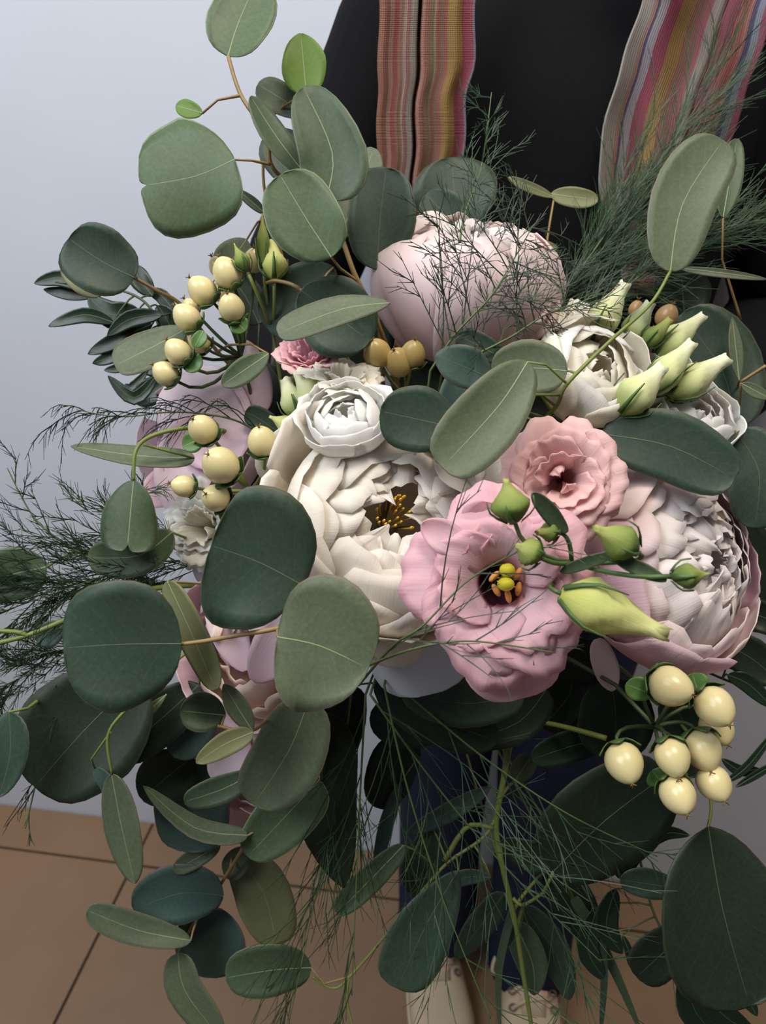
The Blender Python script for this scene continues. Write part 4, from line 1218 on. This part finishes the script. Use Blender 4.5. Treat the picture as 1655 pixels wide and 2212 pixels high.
branch('eucalyptus_branch', 'small dark eucalyptus leaves on a pink stalk in front of the black top', 'foliage',
    [(1197, 428, 0.62), (1182, 520, 0.62), (1170, 620, 0.63)], [
    L_([(1196, 426), (1098, 384)], 12, 'euc_olive', 0.62, 0.61, ab=R_),
    L_([(1190, 420), (1292, 432)], 24, 'euc_olive', 0.62, 0.62, ab=R_),
    L_([(1205, 535), (1112, 535)], 18, 'euc_olive', 0.62, 0.61, ab=R_)], r=0.0012, group='eucalyptus branches')
branch('eucalyptus_branch', 'hanging eucalyptus twig with a notched heart leaf beside five cream berries', 'foliage',
    [(289, 1038, 0.50), (293, 975, 0.50), (325, 943, 0.51), (400, 925, 0.52), (480, 930, 0.56)], [
    L_([(289, 1037), (282, 1110), (275, 1192)], 66, 'euc_mid', 0.50, 0.495, ab=(0.80, 0.34), notch=0.10, cup=0.25),
    L_([(372, 1150), (300, 1200), (190, 1205)], 46, 'euc_mid', 0.52, 0.515, ab=R_, pet=((420, 1170, 0.56),)),
    L_([(420, 990), (300, 985), (153, 964)], 24, 'euc_grey', 0.53, 0.52, ab=(0.5, 0.8), roll=0.6, pet=((310, 960, 0.51),))], smat='stem_green', group='eucalyptus branches')
branch('eucalyptus_branch', 'reddish eucalyptus twig bearing the three largest round leaves in front', 'foliage',
    [(392, 1391, 0.43), (440, 1385, 0.43), (490, 1376, 0.43), (600, 1357, 0.425), (640, 1340, 0.44), (700, 1290, 0.47), (760, 1260, 0.53)], [
    L_([(656, 1266), (560, 1215), (456, 1178)], 168, 'euc_dark', 0.432, 0.425, ab=(0.56, 0.44), cup=-0.12, pet=((690, 1275, 0.45),)),
    L_([(392, 1391), (260, 1392), (137, 1400)], 140, 'euc_dark', 0.428, 0.42, ab=(0.56, 0.44), cup=-0.12),
    L_([(599, 1376), (690, 1395), (796, 1444)], 148, 'euc_grey', 0.42, 0.415, ab=(0.42, 0.46), cup=-0.12, pet=((600, 1358, 0.425),)),
    L_([(362, 1256), (415, 1370), (466, 1490)], 34, 'euc_olive', 0.455, 0.45, ab=(0.5, 0.5), roll=0.5, pet=((445, 1262, 0.5), (480, 1262, 0.53)))], r=0.0016, group='eucalyptus branches')
branch('eucalyptus_branch', 'long eucalyptus branch reaching in from the edge with dark drooping leaves', 'foliage',
    [(-10, 1390, 0.49), (60, 1372, 0.495), (150, 1335, 0.50), (260, 1285, 0.51), (400, 1265, 0.54), (520, 1270, 0.58)], [
    L_([(300, 1462), (180, 1580), (75, 1700)], 128, 'salal', 0.53, 0.52, ab=(0.55, 0.45), cup=-0.2, pet=((330, 1400, 0.53),)),
    L_([(430, 1480), (340, 1560), (248, 1636)], 56, 'salal', 0.555, 0.55, ab=R_),
    L_([(360, 1500), (255, 1600)], 12, 'euc_grey', 0.535, 0.535, ab=LA, pet=False),
    L_([(450, 1450), (385, 1640)], 58, 'euc_teal', 0.565, 0.56, ab=R_),
    L_([(20, 1538), (22, 1630), (-2, 1722)], 40, 'euc_dark', 0.50, 0.495, ab=(0.6, 0.8), pet=((60, 1530, 0.51), (80, 1515, 0.52))),
    L_([(100, 1225), (30, 1240), (-50, 1262)], 58, 'euc_mid', 0.53, 0.525, ab=R_, pet=((160, 1190, 0.54), (220, 1190, 0.55))),
    L_([(140, 1350), (80, 1385)], 28, 'euc_teal', 0.52, 0.52, ab=R_)], smat='stem_green', r=0.002, group='eucalyptus branches', extra=([(-10, 1362, 0.49), (40, 1366, 0.493), (62, 1374, 0.495)],))
branch('eucalyptus_branch', 'green stem from the round leaves down to a slender grey-green leaf over the floor', 'foliage',
    [(242, 1672, 0.50), (233, 1590, 0.50), (270, 1535, 0.50), (330, 1475, 0.505), (415, 1403, 0.53), (520, 1380, 0.58)], [
    L_([(242, 1672), (262, 1780), (292, 1908)], 40, 'euc_grey', 0.50, 0.505, ab=(0.7, 0.75), roll=0.3),
    L_([(205, 1660), (228, 1690), (250, 1735)], 18, 'euc_teal', 0.51, 0.51, ab=R_, pet=((197, 1640, 0.505), (240, 1580, 0.50)))], smat='stem_green', r=0.0013, group='eucalyptus branches')
branch('eucalyptus_branch', 'eucalyptus tip with small paired leaves under the grey round leaf', 'foliage',
    [(470, 1568, 0.47), (545, 1578, 0.475), (600, 1530, 0.52), (700, 1450, 0.58)], [
    L_([(487, 1545), (390, 1535)], 44, 'euc_mid', 0.475, 0.47, ab=R_, cup=-0.4),
    L_([(546, 1580), (483, 1478)], 25, 'euc_grey', 0.468, 0.46, ab=(0.7, 0.7)),
    L_([(546, 1582), (485, 1608), (424, 1648)], 27, 'euc_olive', 0.465, 0.455, ab=(0.6, 0.75))], r=0.0013, group='eucalyptus branches')
branch('eucalyptus_branch', 'hanging eucalyptus with grey-green and lime leaves under the lowest peony', 'foliage',
    [(660, 1520, 0.53), (690, 1600, 0.55), (680, 1690, 0.56), (640, 1790, 0.575)][::-1] + [(690, 1480, 0.56)], [
    L_([(668, 1510), (625, 1620), (548, 1738)], 80, 'euc_grey', 0.50, 0.51, ab=(0.5, 0.42), cup=-0.25),
    L_([(690, 1685), (620, 1760), (535, 1850)], 66, 'euc_green', 0.535, 0.545, ab=(0.5, 0.5)),
    L_([(695, 1540), (700, 1720), (742, 1918)], 80, 'salal', 0.56, 0.57, ab=(0.55, 0.95), roll=0.3),
    L_([(416, 1633), (305, 1725)], 58, 'salal', 0.575, 0.575, ab=R_, pet=((440, 1600, 0.58),)),
    L_([(425, 1640), (415, 1740), (400, 1840)], 84, 'euc_teal', 0.585, 0.59, ab=R_, pet=False),
    L_([(535, 1805), (420, 1788), (310, 1698)], 26, 'euc_grey', 0.54, 0.53, ab=(0.5, 0.8), roll=0.7),
    L_([(545, 1672), (480, 1705), (398, 1732)], 30, 'euc_mid', 0.548, 0.54, ab=R_),
    L_([(475, 1825), (375, 1882)], 22, 'euc_grey', 0.60, 0.60, ab=(0.5, 0.4))], group='eucalyptus branches')
branch('eucalyptus_branch', 'lowest eucalyptus spray with bluish leaves hanging over the brown tiles', 'foliage',
    [(385, 2060, 0.63), (410, 2010, 0.62), (470, 1920, 0.61), (520, 1840, 0.60), (600, 1700, 0.60), (680, 1560, 0.62)], [
    L_([(482, 1935), (390, 1930), (288, 1965)], 64, 'euc_teal', 0.605, 0.60, ab=R_),
    L_([(412, 2032), (300, 2010), (188, 1966)], 37, 'euc_grey', 0.59, 0.575, ab=(0.6, 0.42), roll=0.4),
    L_([(480, 1965), (430, 2108)], 76, 'euc_teal', 0.625, 0.63, ab=R_),
    L_([(385, 2060), (400, 2140), (475, 2240)], 42, 'euc_grey', 0.60, 0.60, ab=(0.5, 0.5), roll=0.3),
    L_([(505, 1835), (570, 1930), (598, 2042)], 62, 'euc_olive', 0.62, 0.625, ab=R_),
    L_([(525, 1830), (495, 1900)], 28, 'euc_grey', 0.612, 0.612, ab=R_),
    L_([(672, 2090), (590, 2095), (488, 2112)], 58, 'euc_mid', 0.60, 0.59, ab=R_, pet=((700, 2125, 0.6), (755, 2110, 0.6)))], group='eucalyptus branches')
branch('eucalyptus_branch', 'thin curling stem ending in a big oval leaf over the sneaker', 'foliage',
    [(675, 2110, 0.60), (720, 2135, 0.60), (760, 2105, 0.60), (860, 1990, 0.60), (960, 1870, 0.60), (1060, 1790, 0.60), (1090, 1650, 0.60)], [
    L_([(990, 1880), (920, 2000), (858, 2135)], 66, 'euc_dark', 0.57, 0.56, ab=(0.85, 0.4), cup=-0.2),
    L_([(872, 1826), (800, 1900), (728, 1972)], 30, 'euc_mid', 0.58, 0.57, ab=(0.5, 0.4)),
    L_([(866, 1690), (835, 1780), (812, 1890)], 16, 'euc_teal', 0.60, 0.595, ab=R_, pet=((900, 1640, 0.6),)),
    L_([(935, 1790), (895, 1935)], 42, 'euc_dark', 0.62, 0.62, ab=R_),
    L_([(1060, 1700), (960, 1760), (880, 1800)], 22, 'euc_teal', 0.615, 0.61, ab=LA),
    L_([(1060, 1895), (990, 1900), (930, 1960)], 18, 'euc_teal', 0.59, 0.58, ab=LA)], smat='stem_green', r=0.0013, group='eucalyptus branches', extra=([(755, 2110, 0.60), (750, 2160, 0.6), (765, 2230, 0.6)],))
branch('eucalyptus_branch', 'long yellow-green stem falling straight down over the jeans', 'foliage',
    [(1150, 2230, 0.62), (1130, 2100, 0.615), (1112, 1985, 0.61), (1085, 1870, 0.605), (1072, 1780, 0.60), (1090, 1670, 0.595), (1106, 1560, 0.59), (1090, 1480, 0.60)], [
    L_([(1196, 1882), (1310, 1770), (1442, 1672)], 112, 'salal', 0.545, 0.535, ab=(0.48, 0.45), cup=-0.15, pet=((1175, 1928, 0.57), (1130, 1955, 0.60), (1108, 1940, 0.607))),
    L_([(1112, 1995), (1150, 2080), (1155, 2150)], 34, 'euc_mid', 0.625, 0.63, ab=OV),
    L_([(1090, 1930), (1030, 2010), (985, 2070)], 32, 'euc_dark', 0.64, 0.645, ab=OV),
    L_([(1080, 1820), (1180, 1850), (1200, 1740)], 40, 'salal', 0.63, 0.63, ab=R_),
    L_([(1110, 1690), (1150, 1630)], 26, 'euc_grey', 0.63, 0.63, ab=R_),
    L_([(1130, 1960), (1200, 2060), (1230, 2160)], 36, 'euc_dark', 0.64, 0.64, ab=OV),
    L_([(1180, 1880), (1250, 1960), (1300, 2080)], 44, 'salal', 0.65, 0.65, ab=OV)], smat='stem_green', r=0.0024, group='eucalyptus branches',
    extra=([(1065, 1790, 0.60), (1010, 1785, 0.6), (960, 1860, 0.6)], [(1120, 1550, 0.59), (1220, 1570, 0.57), (1310, 1595, 0.55)]))
branch('eucalyptus_branch', 'huge dark heart-shaped leaf hanging at the lower right corner', 'foliage',
    [(1530, 1786, 0.52), (1535, 1725, 0.525), (1500, 1600, 0.55), (1350, 1450, 0.60)], [
    L_([(1530, 1786), (1560, 1960), (1620, 2175)], 150, 'salal', 0.50, 0.49, ab=(0.85, 0.5), cup=-0.12),  # bouquet shade on this eucalyptus leaf is painted with the salal green
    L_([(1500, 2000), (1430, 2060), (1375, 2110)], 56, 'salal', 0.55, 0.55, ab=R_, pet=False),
    L_([(1470, 1920), (1340, 1900)], 34, 'euc_dark', 0.54, 0.54, ab=R_, pet=False)], smat='stem_green', r=0.0014, group='eucalyptus branches')

# ------------------------------------------------------------------ dark filler leaves between the flowers
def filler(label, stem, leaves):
    branch('salal_branch', label, 'foliage', stem, leaves, smat='stem_dark', group='salal branches')
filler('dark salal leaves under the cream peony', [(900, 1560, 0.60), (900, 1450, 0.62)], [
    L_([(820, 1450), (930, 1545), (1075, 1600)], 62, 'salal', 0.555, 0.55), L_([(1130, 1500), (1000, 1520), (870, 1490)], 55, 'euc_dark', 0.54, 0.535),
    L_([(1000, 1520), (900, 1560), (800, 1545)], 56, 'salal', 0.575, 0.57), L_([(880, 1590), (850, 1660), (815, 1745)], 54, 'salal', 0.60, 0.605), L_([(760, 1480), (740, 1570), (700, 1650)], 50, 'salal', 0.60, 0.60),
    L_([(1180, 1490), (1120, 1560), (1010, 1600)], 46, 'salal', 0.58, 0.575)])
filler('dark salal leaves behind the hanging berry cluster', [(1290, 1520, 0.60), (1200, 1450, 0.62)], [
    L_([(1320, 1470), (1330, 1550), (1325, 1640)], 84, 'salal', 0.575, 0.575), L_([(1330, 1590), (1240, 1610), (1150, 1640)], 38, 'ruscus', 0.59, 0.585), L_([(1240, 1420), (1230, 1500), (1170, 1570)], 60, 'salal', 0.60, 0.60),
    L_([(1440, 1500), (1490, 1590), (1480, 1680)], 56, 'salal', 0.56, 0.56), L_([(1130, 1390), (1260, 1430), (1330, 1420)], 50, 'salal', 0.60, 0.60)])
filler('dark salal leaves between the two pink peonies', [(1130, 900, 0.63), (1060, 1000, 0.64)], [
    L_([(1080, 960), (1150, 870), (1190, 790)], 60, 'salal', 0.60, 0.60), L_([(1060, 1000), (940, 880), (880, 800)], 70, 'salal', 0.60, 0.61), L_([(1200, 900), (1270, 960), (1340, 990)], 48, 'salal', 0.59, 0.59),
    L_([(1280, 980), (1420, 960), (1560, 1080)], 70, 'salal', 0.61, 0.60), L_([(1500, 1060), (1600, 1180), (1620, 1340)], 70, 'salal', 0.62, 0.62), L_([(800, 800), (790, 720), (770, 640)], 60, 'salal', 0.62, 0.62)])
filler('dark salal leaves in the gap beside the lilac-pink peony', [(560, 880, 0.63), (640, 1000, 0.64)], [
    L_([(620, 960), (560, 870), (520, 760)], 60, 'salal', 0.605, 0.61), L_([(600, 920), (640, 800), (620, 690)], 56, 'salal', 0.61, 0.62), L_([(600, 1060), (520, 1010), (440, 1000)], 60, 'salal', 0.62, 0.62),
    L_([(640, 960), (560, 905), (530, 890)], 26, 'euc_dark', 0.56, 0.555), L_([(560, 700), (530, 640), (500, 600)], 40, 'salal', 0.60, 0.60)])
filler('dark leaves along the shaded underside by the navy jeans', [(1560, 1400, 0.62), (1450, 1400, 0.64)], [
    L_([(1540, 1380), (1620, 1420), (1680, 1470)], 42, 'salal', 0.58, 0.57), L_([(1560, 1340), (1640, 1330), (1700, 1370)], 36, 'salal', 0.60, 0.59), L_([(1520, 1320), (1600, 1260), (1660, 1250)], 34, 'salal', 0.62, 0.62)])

# ------------------------------------------------------------------ ruscus
branch('ruscus_branch', 'glossy dark ruscus sprig fanning out behind the upper berries', 'foliage',
    [(120, 610, 0.60), (230, 620, 0.595), (310, 650, 0.59), (360, 720, 0.59), (430, 800, 0.60), (540, 880, 0.62)], [
    L_([(190, 625), (130, 600), (74, 612)], 18, 'ruscus', 0.60, 0.60, ab=LA), L_([(200, 640), (150, 635), (94, 625)], 14, 'ruscus', 0.605, 0.605, ab=LA), L_([(246, 697), (180, 680), (105, 705)], 17, 'ruscus', 0.585, 0.58, ab=LA),
    L_([(300, 670), (240, 680), (190, 640)], 30, 'ruscus', 0.59, 0.59, ab=LA), L_([(330, 640), (300, 600), (285, 570)], 22, 'ruscus', 0.60, 0.60, ab=LA), L_([(320, 690), (270, 690), (222, 668)], 16, 'ruscus', 0.60, 0.60, ab=LA),
    L_([(350, 680), (280, 690), (232, 725)], 20, 'ruscus', 0.585, 0.585, ab=LA), L_([(330, 700), (260, 730), (190, 765)], 20, 'ruscus', 0.595, 0.60, ab=LA), L_([(300, 740), (240, 770), (200, 785)], 15, 'ruscus', 0.60, 0.60, ab=LA),
    L_([(340, 810), (290, 860), (233, 812)], 16, 'ruscus', 0.58, 0.58, ab=LA), L_([(370, 820), (320, 850), (290, 870)], 30, 'ruscus', 0.60, 0.60, ab=LA), L_([(380, 800), (330, 790), (300, 800)], 26, 'ruscus', 0.605, 0.605, ab=LA),
    L_([(340, 660), (365, 700), (375, 760)], 26, 'ruscus', 0.60, 0.60, ab=LA), L_([(380, 680), (350, 640), (320, 630)], 16, 'ruscus', 0.605, 0.605, ab=LA), L_([(320, 800), (285, 835), (270, 830)], 10, 'ruscus', 0.60, 0.60, ab=LA),
    L_([(330, 760), (270, 790), (225, 800)], 12, 'ruscus', 0.60, 0.60, ab=LA)], smat='stem_dark', r=0.0012, group='ruscus sprigs')
branch('ruscus_branch', 'glossy ruscus leaves poking out past the hanging berries to the wall', 'foliage',
    [(1660, 1480, 0.58), (1600, 1480, 0.585), (1500, 1440, 0.60), (1400, 1400, 0.62)], [
    L_([(1572, 1458), (1620, 1480), (1670, 1530)], 20, 'ruscus', 0.57, 0.565, ab=LA), L_([(1570, 1440), (1640, 1420), (1690, 1450)], 22, 'ruscus', 0.58, 0.58, ab=LA), L_([(1570, 1690), (1620, 1650), (1680, 1570)], 10, 'ruscus', 0.56, 0.56, ab=LA, pet=((1500, 1600, 0.58),)),
    L_([(1560, 1640), (1600, 1665), (1640, 1660)], 12, 'ruscus', 0.57, 0.57, ab=LA, pet=False), L_([(1590, 1700), (1640, 1670), (1690, 1640)], 9, 'ruscus', 0.56, 0.56, ab=LA, pet=False)], smat='stem_dark', r=0.0012, group='ruscus sprigs')
branch('ruscus_branch', 'shiny narrow ruscus leaves in the lowest right corner over the floor', 'foliage',
    [(1600, 2230, 0.56), (1520, 2140, 0.57), (1420, 1990, 0.58), (1380, 1850, 0.59), (1330, 1700, 0.61), (1250, 1500, 0.64)], [
    L_([(1500, 2110), (1560, 2190), (1640, 2240)], 28, 'ruscus', 0.555, 0.55, ab=LA), L_([(1490, 2090), (1600, 2150), (1636, 2195)], 16, 'ruscus', 0.565, 0.56, ab=LA), L_([(1480, 2100), (1500, 2180), (1540, 2230)], 36, 'ruscus', 0.57, 0.57, ab=LA),
    L_([(1400, 1830), (1440, 1800), (1490, 1805)], 14, 'ruscus', 0.575, 0.57, ab=LA), L_([(1390, 1830), (1350, 1880), (1330, 1890)], 16, 'ruscus', 0.58, 0.58, ab=LA), L_([(1345, 2020), (1360, 2060), (1362, 2090)], 9, 'ruscus', 0.58, 0.58, ab=LA),
    L_([(1330, 1920), (1310, 2000), (1345, 2060)], 26, 'ruscus', 0.60, 0.60, ab=LA), L_([(1290, 1960), (1270, 2050), (1310, 2120)], 24, 'ruscus', 0.62, 0.62, ab=LA)], smat='stem_dark', r=0.0012, group='ruscus sprigs')

# ------------------------------------------------------------------ strap-like grass blades at the bottom
def blade(label, pts, hw, d0, d1, mat='euc_mid'):
    t = thing('grass_blade', BEND, label, 'foliage', 'grass blades')
    leaf(t, pts, hw, mat, d0, d1, ab=(0.12, 0.5), roll=0.4, rib=False, name='blade')
    m = Mesher(); b = at(pts[0][0], pts[0][1], d0)
    m.tube(stem_to_bind(b, BIND - b, kstem()), 0.0008, 0.001, 5); m.build('stem', M['stem_green'], t)
blade('long grass blade curving down to the corner beside the tiles', [(1240, 1940), (1310, 2060), (1385, 2230)], 12, 0.63, 0.63)
blade('straight dark grass blade right of the yellow-green stem', [(1285, 1960), (1305, 2090), (1298, 2230)], 10, 0.62, 0.62, 'euc_dark')
blade('grass blade falling beside the sneaker with the longer trouser leg', [(1110, 1960), (1078, 2090), (1080, 2230)], 9, 0.62, 0.62)

# ------------------------------------------------------------------ asparagus fern
fern('fern_spray', 'feathery asparagus fern spreading sideways to the wall below the heart leaf', [(470, 1215, 0.56), (330, 1215, 0.545), (180, 1260, 0.53), (-20, 1330, 0.52)], 501, n_side=34, side_len=0.085, ang=30, sub=5, sub_len=0.026, needles=11, needle_len=0.010, start=0.02)
fern('fern_spray', 'lower feathery fern fan behind the big round leaf', [(450, 1300, 0.57), (330, 1330, 0.555), (180, 1400, 0.55), (10, 1480, 0.545)], 502, n_side=26, side_len=0.075, ang=30, sub=5, sub_len=0.025, needles=11, needle_len=0.010, start=0.05)
fern('fern_spray', 'thin upright fern twigs against the wall at the edge', [(240, 1230, 0.53), (150, 1180, 0.525), (75, 1120, 0.52), (15, 1010, 0.515)], 503, n_side=7, side_len=0.035, ang=40, sub=1, sub_len=0.015, needles=7, needle_len=0.008, mat='fern_dark', to_bind=False)
fern('fern_spray', 'bare fern twig curving up beside the heart leaf', [(300, 1225, 0.53), (245, 1160, 0.525), (290, 1090, 0.52), (400, 1010, 0.515)][:3] + [(320, 1050, 0.52)], 504, n_side=8, side_len=0.030, ang=35, sub=1, sub_len=0.012, needles=7, needle_len=0.008, mat='fern_dark', to_bind=False)
fern('fern_spray', 'thread-like fern arching over the lilac-pink peony', [(585, 950, 0.56), (500, 905, 0.545), (380, 890, 0.54), (260, 900, 0.535), (165, 885, 0.53)], 505, n_side=15, side_len=0.060, ang=26, sub=2, sub_len=0.022, needles=4, needle_len=0.009, mat='fern_dark', droop=0.5)
fern('fern_spray', 'dark thread-like fern drawn across the globe shaped pink peony', [(930, 800, 0.50), (985, 720, 0.492), (1060, 640, 0.492), (1110, 560, 0.50), (1150, 490, 0.52)], 506, n_side=22, side_len=0.075, ang=46, sub=3, sub_len=0.024, needles=5, needle_len=0.011, mat='fern_dark', plane=0.85)
fern('fern_spray', 'second dark fern over the pale peony, leaning to the small white flower', [(1000, 780, 0.50), (1100, 730, 0.495), (1180, 680, 0.50), (1290, 640, 0.515)], 507, n_side=15, side_len=0.055, ang=50, sub=3, sub_len=0.022, needles=5, needle_len=0.010, mat='fern_dark', plane=0.85)
fern('fern_spray', 'wispy blurred fern rising in front of the scarf', [(985, 640, 0.53), (1000, 480, 0.545), (1040, 360, 0.56), (1062, 200, 0.57)], 508, n_side=14, side_len=0.05, ang=38, sub=2, sub_len=0.02, needles=5, needle_len=0.011)
fern('fern_spray', 'dense green fern plume sweeping up across the striped scarf', [(1190, 660, 0.60), (1270, 560, 0.60), (1360, 430, 0.605), (1440, 330, 0.61), (1530, 190, 0.61)], 509, n_side=30, side_len=0.10, ang=15, sub=3, sub_len=0.045, needles=8, needle_len=0.020, start=0.0, nang=12, rad=0.0003)
fern('fern_spray', 'dense fern tuft behind the largest ivory flower', [(1170, 690, 0.60), (1260, 610, 0.61), (1350, 520, 0.615), (1420, 460, 0.62)], 510, n_side=58, side_len=0.085, ang=22, sub=6, sub_len=0.040, needles=8, needle_len=0.020, start=0.0, nang=14, rad=0.0003)
fern('fern_spray', 'fern plume pointing to the picture edge behind the tall grey leaf', [(1330, 640, 0.60), (1430, 560, 0.60), (1540, 500, 0.60), (1670, 470, 0.60)], 511, n_side=26, side_len=0.075, ang=18, sub=4, sub_len=0.036, needles=6, needle_len=0.018, nang=14, rad=0.0003)
fern('fern_spray', 'single fern thread lying across the cream peony and the open pink flower', [(775, 1480, 0.455), (850, 1395, 0.435), (915, 1350, 0.42), (1010, 1255, 0.415), (1120, 1190, 0.41)], 512, n_side=7, side_len=0.085, ang=28, sub=1, sub_len=0.03, needles=2, needle_len=0.012, mat='fern_dark', start=0.2)
fern('fern_spray', 'fern thread across the lower petals of the open pink flower', [(790, 1440, 0.445), (900, 1400, 0.425), (1020, 1385, 0.412), (1200, 1410, 0.41)], 513, n_side=5, side_len=0.06, ang=24, sub=1, sub_len=0.02, needles=2, needle_len=0.01, mat='fern_dark', start=0.3)
fern('fern_spray', 'long hanging fern threads in front of the tiles under the lime leaf', [(760, 1490, 0.55), (740, 1640, 0.56), (700, 1850, 0.57), (620, 2230, 0.58)], 514, n_side=16, side_len=0.11, ang=13, sub=3, sub_len=0.06, needles=2, needle_len=0.022, nang=14, start=0.15, spread=1.0)
fern('fern_spray', 'hanging fern threads falling between the lime leaf and the jeans', [(790, 1500, 0.53), (780, 1680, 0.54), (770, 1900, 0.55), (760, 2150, 0.56)], 515, n_side=10, side_len=0.10, ang=16, sub=2, sub_len=0.06, needles=2, needle_len=0.022, nang=14)
fern('fern_spray', 'loose fern threads crossing the jeans diagonally to the corner', [(800, 1500, 0.52), (930, 1680, 0.525), (1080, 1860, 0.53), (1300, 2080, 0.54)], 516, n_side=17, side_len=0.10, ang=30, sub=3, sub_len=0.06, needles=2, needle_len=0.022, nang=14, start=0.05)
fern('fern_spray', 'loose fern threads over the huge dark leaf beside the berries', [(880, 1500, 0.53), (1050, 1640, 0.525), (1230, 1760, 0.52), (1420, 1850, 0.52)], 517, n_side=11, side_len=0.07, ang=30, sub=2, sub_len=0.06, needles=2, needle_len=0.022, nang=14)
fern('fern_spray', 'straight fern threads running steeply down over both trouser legs', [(830, 1480, 0.51), (880, 1700, 0.52), (960, 1950, 0.53), (1060, 2200, 0.54)], 518, n_side=11, side_len=0.10, ang=26, sub=2, sub_len=0.06, needles=2, needle_len=0.022, nang=14)
fern('fern_spray', 'few fern threads dangling over the wall at the lower edge', [(100, 1590, 0.53), (80, 1680, 0.53), (55, 1790, 0.53)], 519, n_side=4, side_len=0.04, ang=20, sub=1, sub_len=0.012, needles=3, needle_len=0.008, mat='fern_dark', to_bind=False)
